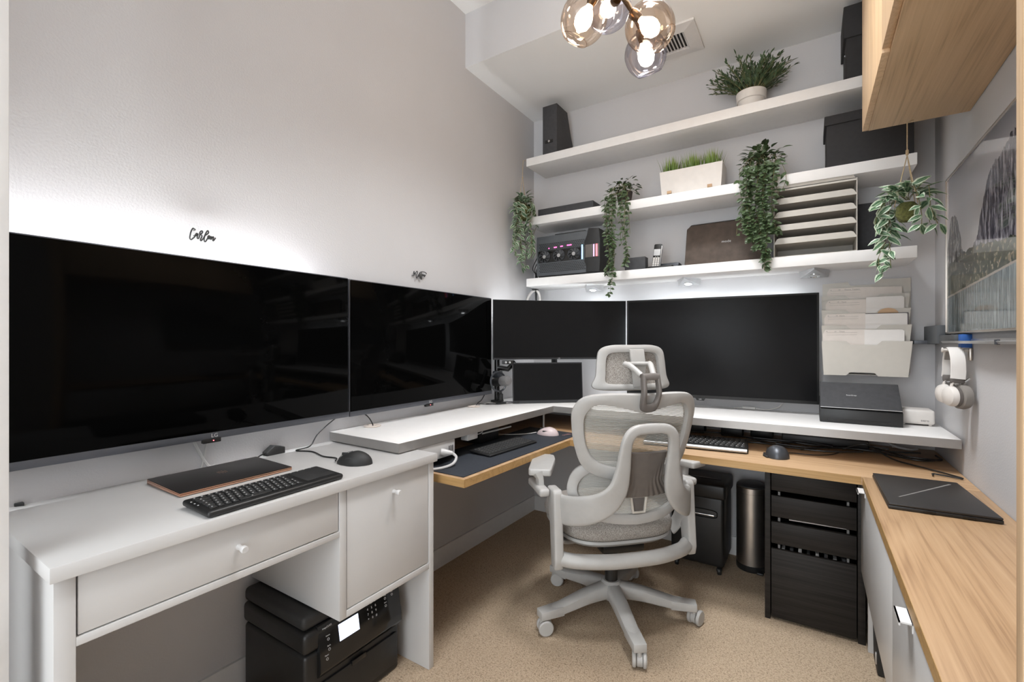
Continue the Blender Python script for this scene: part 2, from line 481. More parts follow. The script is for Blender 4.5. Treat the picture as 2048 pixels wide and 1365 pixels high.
def face_x(y, z, x, tilt=0):      # text lying on a face that looks to +x, read from the room
    return Matrix.Translation((x, y, z)) @ Matrix(((0, 0, 1, 0), (1, 0, 0, 0), (0, 1, 0, 0), (0, 0, 0, 1)))
def face_my(x, y, z):             # on a face that looks to -y
    return Matrix.Translation((x, y, z)) @ Matrix.Rotation(PI/2, 4, 'X')
def flat(x, y, z, rz):            # lying on a level surface
    return Matrix.Translation((x, y, z)) @ Matrix.Rotation(rz, 4, 'Z')

# ------------------------------------------------------------------ the room
XW, ZC, ZS, YS, YB = 2.048, 2.93, 2.637, -.746, -4.3  # YB carries the unseen shell past the camera to narrow the ambient light
struct('floor', bx((-.1, YB, -.06), (XW+.1, .1, 0)), 'carpet', 'beige loop pile carpet', 'floor')
struct('wall_left', bx((-.1, YB, 0), (0, .1, ZC)), 'wall', 'grey painted wall behind the televisions', 'wall')
struct('wall_back', bx((0, 0, 0), (XW, .1, ZC)), 'wall', 'grey painted wall behind the shelves', 'wall')
struct('wall_right', bx((XW, YB, 0), (XW+.1, .1, ZC)), 'wall', 'grey painted wall behind the wooden wall cabinet', 'wall')
struct('ceiling', MB().box((-.1, YB, ZC), (XW+.1, .1, ZC+.08)).box((0, YS, ZS), (XW, 0, ZC)).use(1).box((0, YS-.001, ZS+.0005), (XW, YS, ZC)), ['ceil', 'wall'], 'pale grey ceiling stepping down over the shelves', 'ceiling')
struct('baseboard_left', MB().prism([(0, 0), (.014, 0), (.014, .085), (.010, .095), (0, .095)], lambda p, q, t: (p, -3.0+t*3.0, q)), 'trim', 'white skirting along the television wall', 'baseboard')
struct('baseboard_back', MB().prism([(0, 0), (.014, 0), (.014, .085), (.010, .095), (0, .095)], lambda p, q, t: (.014+t*(XW-.014), -p, q)), 'trim', 'white skirting along the shelf wall', 'baseboard')
struct('wall_light_block', bx((0, YB, 0), (.32, -2.80, ZC)), 'wall', 'unseen grey wall block added to keep ambient light off the left wall', 'wall')  # out-of-view block added to dim the front of the left wall
struct('trim_1', MB().box((.36, -2.575, 0), (.424, -2.5325, ZC), .001).box((.345, -2.585, 0), (.408, -2.5755, ZC), .002), 'trim', 'white doorway casing at the end of the white desk', 'trim')

# ------------------------------------------------------------------ white desk
t = thing('desk', 'white laminate writing desk with one long drawer and a cupboard', 'desk', (.24, -2.0, 0))
bx((.0, -2.496, .722), (.487, -1.513, .75), .0015).build('desktop', 'white', t)
MB().box((.012, -2.488, .0), (.472, -2.458, .722), .001).build('side_panel', 'white', t)
MB().box((.012, -1.540, .0), (.472, -1.517, .722), .001).build('side_panel', 'white', t)
MB().box((.012, -1.903, .352), (.472, -1.880, .722), .001).build('divider_panel', 'white', t)
MB().box((.012, -1.880, .352), (.472, -1.540, .372), .001).build('cupboard_floor', 'white', t)
MB().box((.012, -2.458, .590), (.472, -1.903, .606), .001).build('drawer_rail', 'white', t)
MB().box((.012, -1.880, .374), (.018, -1.540, .722)).build('back_panel', 'white', t)
d = MB().box((.452, -2.455, .609), (.470, -1.906, .719), .001).box((.03, -2.44, .62), (.452, -1.92, .70)).build('drawer', 'white', t)
MB().lathe([(.0, 0), (.0065, 0), (.0055, .012), (.0085, .020), (.0085, .028), (.007, .030), (0, .030)], (.470, -2.175, .664), (1, 0, 0)).build('knob', 'white', d)
d = bx((.452, -1.877, .375), (.470, -1.543, .719), .001).build('door', 'white', t)
MB().lathe([(.0, 0), (.0065, 0), (.0055, .012), (.0085, .020), (.0085, .028), (.007, .030), (0, .030)], (.470, -1.70, .664), (1, 0, 0)).build('knob', 'white', d)
tag(MB().prism([(0, 0), (.03, 0), (.03, .02), (.0, .006)], lambda p, q, s: (.002+q*.7, -2.452+p*.5, .7502+s*.008), .001).build('cable_clip', 'blackm'),
    'small dark clip on the rear edge of the white desk', 'clip')

# ------------------------------------------------------------------ televisions on the left wall
def television(y0, y1, z0, z1, xf, label, ly, dl=.125):
    t = thing('television', label, 'television', (.04, (y0+y1)/2, z0))
    MB().box((xf-.032, y0, z0), (xf-.004, y1, z1), .003).build('housing', 'tvbezel', t)
    MB().box((.004, (y0+y1)/2-.25, z0+.1), (xf-.032, (y0+y1)/2+.25, z0+.36), .01).build('wall_bracket', 'blackm', t)
    MB().box((xf-.006, y0+.004, z0+.020), (xf, y1-.004, z1-.004), .001).build('screen', 'tvscreen', t)
    MB().box((xf-.006, y0, z0), (xf+.001, y1, z0+.020), .001).build('bottom_bezel', 'tvbezel', t)
    c = MB().box((xf-.012, ly-.032, z0-.011), (xf+.003, ly+.018, z0+.003), .002).build('sensor_pod', 'black', t)
    MB().cyl((xf+.002, ly-.004, z0-.004), (xf+.0042, ly-.004, z0-.004), .0016, 8).build('standby_light', 'redled', c)
    MB().text('LG', .016, face_x(ly, z0+.010, xf+.0012)).build('logo', 'mark', t, 0)
    led = MB().box((.030, y0+.16, z1-dl-.012), (.034, y1-.16, z1-dl))
    led.build('light_strip', 'led', t)
    return t
television(-2.95, -1.560, .847, 1.389, .070, 'larger wall mounted black television above the white desk', -2.045)
television(-1.546, -.578, .843, 1.389, .058, 'smaller black wall television between the large television and the corner', -1.085, .07)

# two words on the wall above the televisions
def wall_word(strokes, r, label):
    mb = MB()
    for s in strokes:
        mb.tube(catmull([(.011, y, z) for y, z in s], 3), r, 6)
    for k in (0, -1):
        y, z = strokes[0][k]; mb.cyl((0, y, z), (.011, y, z), r*.8, 6)
    return tag(mb.build('wall_lettering', 'sign'), label, 'lettering')
W1 = [[(-2.072,1.481),(-2.075,1.483),(-2.078,1.484),(-2.081,1.48),(-2.084,1.472),(-2.086,1.462),(-2.087,1.455),(-2.086,1.45),(-2.083,1.449),(-2.079,1.453),(-2.074,1.459),(-2.072,1.464)],[(-2.065,1.469),(-2.068,1.471),(-2.071,1.467),(-2.072,1.464),(-2.07,1.463),(-2.066,1.467),(-2.065,1.47),(-2.066,1.464),(-2.067,1.458),(-2.065,1.455),(-2.062,1.459),(-2.06,1.467),(-2.06,1.472),(-2.058,1.478),(-2.054,1.481),(-2.052,1.479),(-2.054,1.474),(-2.058,1.47),(-2.059,1.469),(-2.056,1.468),(-2.054,1.466),(-2.055,1.461),(-2.058,1.454),(-2.057,1.45),(-2.054,1.453),(-2.049,1.46),(-2.045,1.469),(-2.038,1.475),(-2.035,1.481),(-2.037,1.485),(-2.04,1.482),(-2.044,1.473),(-2.047,1.464),(-2.048,1.455),(-2.046,1.449),(-2.042,1.453),(-2.038,1.461),(-2.034,1.465),(-2.032,1.469),(-2.034,1.47),(-2.037,1.466),(-2.037,1.461),(-2.034,1.46),(-2.03,1.465),(-2.027,1.469),(-2.027,1.466),(-2.029,1.458),(-2.026,1.465),(-2.022,1.469),(-2.021,1.467),(-2.023,1.459),(-2.022,1.456),(-2.019,1.46),(-2.015,1.467)]]
W2 = [[(-1.151,1.452),(-1.15,1.463),(-1.148,1.473),(-1.146,1.469),(-1.142,1.455),(-1.139,1.465),(-1.128,1.476),(-1.124,1.472),(-1.129,1.46),(-1.133,1.449),(-1.132,1.443),(-1.126,1.449),(-1.121,1.456),(-1.117,1.461),(-1.111,1.466),(-1.116,1.456),(-1.117,1.451),(-1.111,1.461),(-1.106,1.472),(-1.109,1.461),(-1.108,1.444),(-1.104,1.45),(-1.097,1.476),(-1.099,1.462),(-1.101,1.451),(-1.099,1.44),(-1.095,1.45),(-1.091,1.467),(-1.088,1.458),(-1.085,1.466),(-1.081,1.457),(-1.079,1.465),(-1.076,1.456),(-1.07,1.465)],[(-1.112,1.468),(-1.107,1.473),(-1.096,1.477),(-1.079,1.478),(-1.068,1.476),(-1.063,1.47)]]
wall_word(W1, .0021, 'dark script lettering on the wall over the larger television')
wall_word(W2, .0019, 'dark script lettering on the wall over the smaller television')

# ------------------------------------------------------------------ raised shelf in the corner (riser) on the lower desk
ZR = .788
t = thing('monitor_riser', 'white corner riser shelf with a silver foil front edge', 'shelf', (.3, -.3, .66))
L = [(.004, -.004), (.004, -1.598), (.390, -1.603), (.400, -.480), (2.040, -.468), (2.040, -.004)]
MB().prism(L, lambda p, q, s: (p, q, ZR-.034+s*.034), .0008).build('riser_top', 'shelf', t)
e = MB()
for a, b in zip(L[1:4], L[2:5]):
    a, b = Vector((*a, 0)), Vector((*b, 0)); dd = (b-a).normalized(); nn = Vector((dd.y, -dd.x, 0))*.0012
    e.add([a+nn+Vector((0, 0, ZR-.0335)), b+nn+Vector((0, 0, ZR-.0335)), b+nn+Vector((0, 0, ZR-.0008)), a+nn+Vector((0, 0, ZR-.0008)),
           a-nn+Vector((0, 0, ZR-.0335)), b-nn+Vector((0, 0, ZR-.0335)), b-nn+Vector((0, 0, ZR-.0008)), a-nn+Vector((0, 0, ZR-.0008))],
          [[0, 1, 2, 3], [7, 6, 5, 4], [0, 4, 5, 1], [3, 2, 6, 7], [0, 3, 7, 4], [1, 5, 6, 2]])
e.build('foil_edge', 'edge', t, label='silver foil edge band')
for (x, y) in ((.33, -.46), (1.1, -.03), (1.90, -.03), (.03, -1.40)):
    bx((x-.0035, y-.0035, .66), (x+.0035, y+.0035, ZR-.034)).build('support_post', 'trim', t)
for y in (-1.43, -.74):
    MB().lathe([(.018, .001), (.033, .001), (.036, .004), (.033, .006), (.02, .006), (.018, .004)], (.052, y, ZR-.0005), n=24, closed=True).build('grommet', 'grommet', t, label='cream cable grommet')

# ------------------------------------------------------------------ lower oak desk
ZL = .66
t = thing('corner_desk', 'oak topped corner desk below the white riser shelf', 'desk', (.3, -.3, 0))
MB().prism([(.003, -.003), (.003, -1.470), (.572, -1.470), (.595, -.677), (1.738, -.677), (XW-.003, -.677), (XW-.003, -.003)], lambda p, q, s: (p, q, ZL-.030+s*.030), .001).build('worktop', 'oakx', t)
e = MB()
for a, b in zip([(.003, -1.470), (.572, -1.470), (.595, -.677)], [(.572, -1.470), (.595, -.677), (1.736, -.677)]):
    a, b = Vector((*a, 0)), Vector((*b, 0)); dd = (b-a).normalized(); nn = Vector((dd.y, -dd.x, 0))*.001
    e.prism([(-.0295, 0), (-.0295, 1), (-.0005, 1), (-.0005, 0)], lambda p, q, s: a.lerp(b, q)+nn*(1 if s else -1)+Vector((0, 0, ZL+p)))
e.build('front_edge', 'oakedge', t, label='honey coloured oak edge strip')

# right counter with cabinets
t = thing('low_cabinet', 'long white low cabinet with oak counter along the right wall', 'cabinet', (1.9, -1.3, 0))
bx((1.740, -2.084, ZL-.030), (XW-.003, -.6785, ZL), .001).build('countertop', 'oak', t)
MB().box((1.7395, -2.084, ZL-.0295), (1.741, -.679, ZL-.0006)).build('front_edge', 'oakedge', t)
MB().box((1.764, -2.08, .285), (XW-.005, -.60, ZL-.031)).build('carcass', 'white', t)
bx((1.762, -.600, 0), (XW-.01, -.580, ZL-.031), .001).build('end_panel', 'white', t)
bx((1.80, -1.36, 0), (XW-.01, -1.34, .285)).build('leg_panel', 'white', t)
for y0, y1, hy in ((-1.352, -.577, -.705), (-2.08, -1.356, -1.585)):
    d = bx((1.743, y0, .286), (1.760, y1, ZL-.034), .001).build('door', 'white', t)
    MB().box((1.722, hy-.030, ZL-.045), (1.745, hy+.030, ZL-.042)).box((1.722, hy-.030, ZL-.050), (1.7245, hy+.030, ZL-.042)).box((1.7415, hy-.030, ZL-.06), (1.743, hy+.03, ZL-.042)).build('tab_handle', 'trim', d)

# oak wall cabinet
t = thing('wall_cabinet', 'oak wall cabinet hung above the counter', 'cabinet', (1.9, -1.3, 1.934))
bx((1.768, -2.084, 1.934), (XW-.002, -.542, 2.80), .001).build('carcass', 'oakcab', t)
for y0, y1 in ((-1.110, -.544), (-1.70, -1.114), (-2.083, -1.704)):
    z0 = 1.935 if y1 > -1 else 1.944
    bx((1.749, y0, z0), (1.7675, y1, 2.80), .001).build('door', 'oakz', t)
t = thing('tall_end_panel', 'tall oak upright at the right edge beside the counter', 'panel', (1.9, -2.1, 0))
bx((1.752, -2.118, 0), (XW-.002, -2.087, ZC-.002), .001).build('panel', 'oakz', t)
MB().box((1.748, -2.120, 0), (1.7525, -2.107, ZC-.004), .0015).build('edge_strip', 'oakz', t)

# ------------------------------------------------------------------ black pedestal of drawers
t = thing('drawer_pedestal', 'black-brown drawer unit under the oak desk', 'drawer unit', (1.58, -.3, 0))
MB().box((1.426, -.560, 0), (1.446, -.05, .627), .001).build('side_panel', 'bbrown', t)
MB().box((1.735, -.560, 0), (1.758, -.05, .627), .001).build('side_panel', 'bbrown', t)
MB().box((1.446, -.53, .02), (1.735, -.05, .03)).box((1.446, -.07, .03), (1.735, -.05, .627)).box((1.446, -.50, .60), (1.735, -.07, .612)).build('carcass', 'bbrown', t)
for z0, z1 in ((.531, .626), (.424, .509), (.314, .402), (.012, .291)):
    d = MB().box((1.4495, -.558, z0), (1.7315, -.540, z1), .001)
    d.box((1.457, -.54, z0+.008), (1.724, -.10, z0+.014))
    d.box((1.457, -.54, z0+.008), (1.465, -.10, z1-.020)).box((1.716, -.54, z0+.008), (1.724, -.10, z1-.020))
    d = d.build('drawer', 'bbrown', t)
    for x in (1.472, 1.702): bx((x, -.537, z1-.02), (x+.008, -.52, z1+.013)).build('drawer_bracket', 'markdim', d)
tag(MB().rbox((1.60, -.42, .413), (.19, .22, .004), .06).build('paper_pad', 'manila'), 'tan sheets lying in the third drawer gap', 'paper')
for i in range(8):
    x = 1.485+i*.029
    tag(MB().box((x, -.535, .03), (x+.012, -.30, .292+.006*((i*7) % 3)), .001).build('hanging_file', 'carton' if i % 2 else 'markdim'),
        'hanging file edge showing above the deep bottom drawer', 'file', 'files in the bottom drawer')

# ------------------------------------------------------------------ shredder and bin
t = thing('paper_shredder', 'black paper shredder on casters under the desk', 'shredder', (1.11, -.18, 0))
MB().box((.985, -.312, .042), (1.236, -.06, .385), .018, 3).build('bin', 'black', t)
MB().box((.978, -.318, .372), (1.243, -.05, .445), .014, 3).build('cutter_head', 'black', t)
MB().box((1.01, -.22, .444), (1.21, -.20, .447)).build('paper_slot', 'gloss', t)
MB().tube(catmull([(1.05, -.3165, .318), (1.185, -.3165, .318), (1.205, -.3165, .300), (1.185, -.3165, .282), (1.05, -.3165, .282)], 5), .0022, 6).build('grip_rim', 'gloss', t)
MB().box((1.05, -.318, .290), (1.192, -.3145, .296), .001).build('grip', 'chrome', t)
for x in (1.01, 1.21):
    for y in (-.285, -.085):
        c = MB().cyl((x, y, .026), (x, y, .046), .008, 10).box((x-.012, y-.012, .018), (x+.012, y+.012, .032), .004).build('caster', 'black', t)
        MB().lathe([(.004, -.009), (.016, -.009), (.0185, -.004), (.0185, .004), (.016, .009), (.004, .009)], (x, y, .0186), (1, .25, 0), 16).build('wheel', 'black', c)

t = thing('pedal_bin', 'slim stainless steel pedal bin with a dark lid', 'bin', (1.335, -.115, 0))
C = (1.335, -.115, 0)
MB().lathe([(.068, 0), (.070, .004), (.070, .030), (.066, .034)], C).build('base_ring', 'black', t)
MB().lathe([(.069, .030), (.069, .385)], C, n=40).build('body', 'steel', t)
MB().lathe([(.0695, .386), (.0695, .412), (.066, .416)], C, n=40).build('rim', 'steel', t)
MB().lathe([(.067, .414), (.067, .420), (.058, .428), (.03, .433), (0, .434)], C, n=40).build('lid', 'bezel', t)
MB().box((1.365, -.205, .008), (1.395, -.17, .018), .004).build('pedal', 'black', t)

# black floor item beneath the white cabinet
t = thing('floor_case', 'black case leaning on its side under the white cabinet', 'case', (1.82, -.70, 0))
MB().prism([(1.776, 0), (1.772, .20), (1.786, .226), (1.90, .226), (1.90, 0)], lambda p, q, s: (p, -.735+s*.115, q), .006).build('case_body', 'blackm', t)
MB().box((1.771, -.728, .035), (1.777, -.72, .075), .001).build('latch', 'alu', t)

# ------------------------------------------------------------------ printer
t = thing('printer', 'black multifunction printer on the carpet under the white desk', 'printer', (.21, -1.76, 0))
MB().box((.045, -1.945, .0), (.372, -1.585, .235), .012, 3).build('body', 'black', t)
MB().box((.040, -1.948, .238), (.376, -1.582, .300), .014, 3).build('scanner_housing', 'black', t)
MB().box((.042, -1.945, .303), (.366, -1.585, .346), .014, 3).build('scanner_lid', 'blackm', t)
p = MB().prism([(.368, .150), (.380, .158), (.392, .176), (.392, .200), (.372, .305), (.360, .305)], lambda a, b, s: (a, -1.905+s*.315, b), .003).build('control_panel', 'gloss', t)
def pan(y, h, o=.0):            # point on the tilted panel face
    f = (h-.200)/.105; return (.392-.020*f+.0012+o, y, h)
pm = Matrix(((0, -.188, .982, 0), (1, 0, 0, 0), (0, .982, .188, 0), (0, 0, 0, 1)))
def pat(y, h): return Matrix.Translation(pan(y, h)) @ pm
MB().add([pan(-1.838, .232), pan(-1.765, .232), pan(-1.765, .279), pan(-1.838, .279)], [[0, 1, 2, 3]]).build('display', 'lcd', p, label='lit pale blue display', recalc=False)
k = MB()
for i, row in enumerate(('123', '456', '789', '*0#')):
    for j, ch in enumerate(row): k.text(ch, .010, pat(-1.728+j*.016, .287-i*.015))
for j, (y, h, s) in enumerate(((-1.655, .285, 'Copy'), (-1.655, .262, 'Start'), (-1.625, .285, 'Stop'), (-1.875, .268, 'Home'), (-1.875, .240, 'Back'), (-1.885, .218, 'Paper'))):
    k.text(s, .0055, pat(y, h)); k.lathe([(.0028, 0), (.0040, 0), (.0040, .0006), (.0028, .0006)], pan(y, h-.010), (1, 0, .19), 12, True)
k.text('imageCLASS', .007, pat(-1.875, .292), sx=.9)
k.build('panel_marking', 'mark', p, 0)
MB().box((.372, -1.92, .028), (.379, -1.60, .135), .004).build('paper_tray', 'black', t)
MB().box((.376, -1.79, .127), (.383, -1.735, .142), .002).build('tray_grip', 'gloss', t)

# ------------------------------------------------------------------ things on the white desk
def laptop(name, label, corners, z, th, mats, wedge=.0):
    pass
t = thing('laptop', 'closed black convertible laptop with copper edges on the white desk', 'laptop', (.16, -2.06, .75))
yl, yr = -2.212, -1.915
MB().prism([(.062, .7515), (.262, .7515), (.262, .7570), (.062, .7600)], lambda p, q, s: (p, yl+s*(yr-yl), q), .001).build('base', 'rose', t)
MB().prism([(.062, .7605), (.262, .7575), (.262, .7600), (.062, .7635)], lambda p, q, s: (p, yl+s*(yr-yl), q), .0008).build('lid_rim', 'rose', t)
MB().prism([(.0625, .7637), (.2610, .7602), (.2610, .7615), (.0625, .7650)], lambda p, q, s: (p, yl+.001+s*(yr-yl-.002), q), .0004).build('lid', 'lidblack', t)
for y in (-2.175, -1.965): MB().cyl((.062, y-.018, .7625), (.062, y+.018, .7625), .0035, 10).build('hinge', 'chrome', t)
lg = MB(); 
for i, (dx, ln) in enumerate(((-.010, .020), (-.0035, .030), (.0035, .030), (.010, .020))):
    x0 = .155
    lg.add([(x0-ln/2, -2.06+dx-.0045, .76355), (x0-ln/2, -2.06+dx-.0028, .76355), (x0+ln/2, -2.06+dx-.002, .7631), (x0+ln/2, -2.06+dx-.0037, .7631)], [[0, 1, 2, 3]])
lg.m = Matrix(); lg.v = [p+Vector((0, 0, .0005)) for p in lg.v]
lg.build('logo', 'rose', t, 0, recalc=False)

def keyboard(name, label, c, size, rz, rows, zt, tilt=0, mats=('black', 'blackm'), cols=15, pad=0, legend=True, key_h=.003, gap=.003, mark='mark'):
    """c: centre of the footprint; local x along the length (typing left to right), y away from the typist"""
    w, dp, th = size
    t = thing(name, label, 'keyboard', c, rz)
    m = Matrix.Translation(c) @ Matrix.Rotation(rz, 4, 'Z') @ Matrix.Translation((0, -dp/2, 0)) @ Matrix.Rotation(tilt, 4, 'X') @ Matrix.Translation((0, dp/2, 0))
    bd = MB(m); bd.box((-w/2, -dp/2, .001), (w/2, dp/2, th), min(.008, th*.4), 3); bd.build('case', mats[0], t)
    kb = MB(m); lg = MB(m)
    x0, x1 = -w/2+.012, w/2-.012-pad; y0, y1 = -dp/2+.014, dp/2-.012
    kh = (y1-y0)/rows; rr = random.Random(3)
    for r in range(rows):
        x = x0; ky = y0+r*kh
        while x < x1-.004:
            kw = (x1-x0)/cols
            if r == 0 and x0+3.4*kw < x < x0+5.5*kw: kw *= 5
            elif x == x0 and 0 < r < rows-1: kw *= 1+.25*r
            kw = min(kw, x1-x)
            kb.box((x+gap/2, ky+gap/2, th-.0005), (x+kw-gap/2, ky+kh-gap/2, th+key_h), .0008, 1)
            if legend and kw > .008:
                cx, cy = x+kw*.4, ky+kh*.55; q = .0022
                lg.add([(cx-q, cy-q, th+key_h+.0002), (cx+q*.6, cy-q, th+key_h+.0002), (cx+q*.6, cy+q, th+key_h+.0002), (cx-q, cy+q*.3, th+key_h+.0002)], [[0, 1, 2, 3]])
            x += kw
    kb.build('key_bed', mats[1], t)
    if legend: lg.build('key_legend', mark, t, 0, recalc=False)
    return t, m
t, m = keyboard('keyboard', 'wide black keyboard with a touchpad on the white desk', (.411, -2.066, .75), (.355, .124, .016), R(91), 6, .77, R(2.5), pad=.105, cols=14)
MB(m).box((.078, -.040, .0155), (.165, .048, .0167), .002).build('touchpad', 'blackm', t)
k = MB(m)
for i in range(4): k.lathe([(.0, 0), (.002, 0), (.002, .0006), (0, .0006)], (.09+i*.02, .054, .016), n=8)
for i in range(3): k.lathe([(.0, 0), (.002, 0), (.002, .0006), (0, .0006)], (-.171, .03-i*.016, .016), n=8)
k.build('button_mark', 'mark', t, 0)

def mouse(label, c, rz, L, W, H, mat, parts=True, wing=False):
    t = thing('computer_mouse', label, 'computer mouse', c, rz)
    m = Matrix.Translation(c) @ Matrix.Rotation(rz, 4, 'Z')
    def surf(a, b):
        th = a*2*PI; v = b
        r = 1-.10*math.cos(2*th)-.05*math.cos(th)
        rad = math.sin(min(v*1.15, 1)*PI/2) if v < .87 else 1
        z = H*(1-rad**2.2)**.5 if rad < 1 else 0
        x = L/2*rad*math.cos(th); y = W/2*rad*math.sin(th)*(1-.12*math.cos(th))*r
        hump = 1-.28*max(0, (x+.008)/(L/2))
        if v >= .87: return (x, y, .001 + (1-v)*H*.2)
        return (x, y, .0015+max(z*hump, (1-v)*H*.2))
    b = MB(m); b.grid(surf, 32, 14); b.build('shell', mat, t)
    MB(m).box((L*.20, -.0028, H*.62), (L*.36, .0028, H*.87), .002).build('scroll_wheel', 'blackm', t)
    MB(m).tube([(L*.05, 0, H*1.0), (L*.2, 0, H*.885), (L*.36, 0, H*.66), (L*.46, 0, H*.36)], .0008, 5).build('button_seam', 'bezel', t)
    if wing:
        MB(m).prism([(-L*.35, W*.42), (L*.30, W*.40), (L*.34, W*.62), (-L*.1, W*.66), (-L*.36, W*.52)], lambda p, q, s: (p, q, .001+s*.006), .002).build('thumb_rest', 'blackm', t)
        MB(m).box((-L*.05, W*.43, H*.5), (L*.2, W*.47, H*.68), .002).build('side_button', 'black', t)
    else:
        MB(m).box((-L*.08, W*.40, H*.48), (L*.16, W*.465, H*.64), .003).build('side_button', 'blackm', t)
    return t
mouse('black wired mouse on the white desk', (.358, -1.762, .75), R(-155), .118, .066, .040, 'blackm')
def cable(label, pts, r=.0025, mat='black', group=None, n=7, name='cable'):
    return tag(MB().tube(catmull(pts, 7), r, n).build(name, mat), label, 'cable', group)
cable('thin black cord from the mouse on the white desk to the riser', [(.300, -1.790, .757), (.262, -1.760, .754), (.20, -1.765, .753), (.11, -1.745, .753), (.045, -1.765, .753), (.03, -1.70, .755), (.028, -1.66, .80), (.035, -1.56, .855), (.045, -1.47, .845), (.052, -1.43, .80), (.052, -1.43, .76)], .0024)
t = thing('power_adapter', 'dark angled block on the white desk beside the wall', 'adapter', (.02, -1.83, .75))
MB().prism([(-1.865, .7505), (-1.800, .7505), (-1.800, .772), (-1.838, .782), (-1.865, .762)], lambda p, q, s: (.006+s*.03, p, q), .002).build('block', 'blackm', t)
MB().tube(catmull([(.02, -1.865, .758), (.03, -1.885, .757), (.045, -1.905, .7535)], 5), .0025, 6).build('lead', 'black', t)
for i, pts in enumerate(([(.012, -2.085, .86), (.010, -2.06, .80), (.012, -2.035, .7535), (.02, -2.02, .7535)], [(.010, -2.035, .86), (.011, -2.045, .80), (.010, -2.055, .7535), (.016, -2.062, .7535)])):
    cable(('thicker white cord hanging from the larger television', 'thinner white cord crossing it below the larger television')[i], pts, (.0045, .003)[i], 'white')
cable('white cord slung below the white desk', [(.02, -2.02, .585), (.02, -1.97, .50), (.02, -1.93, .47), (.02, -1.91, .50)], .004, 'white')

# ------------------------------------------------------------------ things on the lower desk (left arm)
t = tag(MB().prism([(.262, -1.455), (.556, -1.455), (.580, -.60), (.556, -.530), (.262, -.495)], lambda p, q, s: (p, q, ZL+.0004+s*.003), .001).build('desk_mat', 'mousepad'), 'dark blue desk mat on the left arm of the oak desk', 'desk mat')
MB().text('STEEL', .026, flat(.535, -.585, ZL+.0035, R(78)), .0002).build('print', 'redmark', t, 0)
keyboard('keyboard', 'thin black keyboard without number pad on the blue desk mat', (.432, -1.008, ZL+.0034), (.345, .120, .010), R(86), 6, .67, R(3), cols=15, legend=True, key_h=.0016, gap=.0016, mark='markdim')
mouse('pale pink mouse on the blue desk mat', (.455, -.645, ZL+.0034), R(-170), .116, .066, .040, 'pink')
cable('pale thin cord of the pink mouse', [(.395, -.655, ZL+.012), (.35, -.70, ZL+.006), (.28, -.76, ZL+.006), (.18, -.79, ZL+.006), (.08, -.80, ZL+.01)], .0018, 'paper')
t = thing('power_strip', 'white power strip fixed under the riser edge next to the white desk', 'power strip', (.37, -1.40, .70))
MB().box((.352, -1.508, .690), (.388, -1.300, .7525), .003).build('housing', 'white', t)
s = MB()
for y in (-1.335, -1.325, -1.315): s.box((.3865, y-.002, .707), (.3888, y+.002, .730))
s.build('socket_slot', 'black', t)
t = thing('plug', 'white plug pushed into the power strip by the white desk', 'plug', (.40, -1.37, .71))
MB().lathe([(.0, 0), (.013, 0), (.014, .010), (.010, .030), (.007, .045), (0, .047)], (.389, -1.385, .716), (1, .75, -.15), 14).build('plug_body', 'white', t)
MB().tube(catmull([(.422, -1.358, .711), (.438, -1.352, .695), (.440, -1.375, .675), (.428, -1.42, .668), (.41, -1.46, .668)], 6), .0055, 8).build('cord', 'white', t)
t = thing('usb_hub', 'small white box hung under the riser above the blue mat', 'hub', (.33, -1.15, .73))
MB().box((.335, -1.20, .722), (.375, -1.13, .7525), .004).build('box', 'trim', t)
MB().tube(catmull([(.36, -1.13, .735), (.37, -1.10, .74), (.36, -1.07, .752)], 5), .002, 6).build('lead', 'trim', t)
cable('white cord clipped along the riser underside', [(.30, -1.00, .712), (.32, -.90, .716), (.33, -.80, .718)], .004, 'trim')
tag(MB().box((.20, -1.02, .665), (.30, -.86, .735), .006).build('power_brick', 'black'), 'black power brick in the shade below the riser, left arm', 'power brick')

# ------------------------------------------------------------------ things on the lower desk (right arm)
t, m = keyboard('keyboard', 'black keyboard with a silver front edge on the oak desk, right of the chair', (1.135, -.475, ZL), (.44, .165, .020), R(6), 6, .68, R(4), cols=20, key_h=.006, gap=.003)
MB(m).cyl((-.215, -.083, .013), (.215, -.083, .013), .0085, 12).build('front_bar', 'alu', t, label='silver front bar')
mouse('dark grey thumb-rest mouse on the oak desk', (1.468, -.515, ZL), R(96), .112, .080, .050, 'slate', wing=True)
cable('thin black cord of the dark grey mouse', [(1.49, -.455, ZL+.008), (1.53, -.42, ZL+.004), (1.60, -.41, ZL+.004), (1.66, -.36, ZL+.004), (1.70, -.28, ZL+.006)], .002)
rr = random.Random(11)
for i in range(7):
    x = 1.18+.10*i; y = -.20-.04*(i % 3)
    pts = [(x+.13*k-.13, y+rr.uniform(-.07, .05), ZL+.006+.012*rr.random()) for k in range(5)]
    pts = [(min(p[0], 2.02), p[1], p[2]) for p in pts]
    cable('black cable in the tangle below the riser', pts, .0035, 'black', 'cables tangled under the riser')
t = thing('power_strip', 'long black power strip among the cables under the riser', 'power strip', (1.62, -.16, ZL))
MB().box((1.47, -.19, ZL+.001), (1.80, -.13, ZL+.045), .006).build('housing', 'black', t)
for i in range(5): MB().cyl((1.50+i*.06, -.16, ZL+.0445), (1.50+i*.06, -.16, ZL+.047), .016, 14).build('socket', 'gloss', t)
for i, (x, y) in enumerate(((1.20, -.17), (1.33, -.12), (1.02, -.16))):
    tag(MB().box((x, y, ZL+.001), (x+.10, y+.06, ZL+.05), .006).build('power_brick', 'black'),
        ('black power brick below the large flat monitor, nearer the chair', 'black power brick just left of the long power strip', 'black power brick hidden behind the chair headrest side')[i], 'power brick')
t = thing('outlet_plate', 'cream wall outlet plate behind the cable tangle', 'outlet', (1.87, -.004, .705))
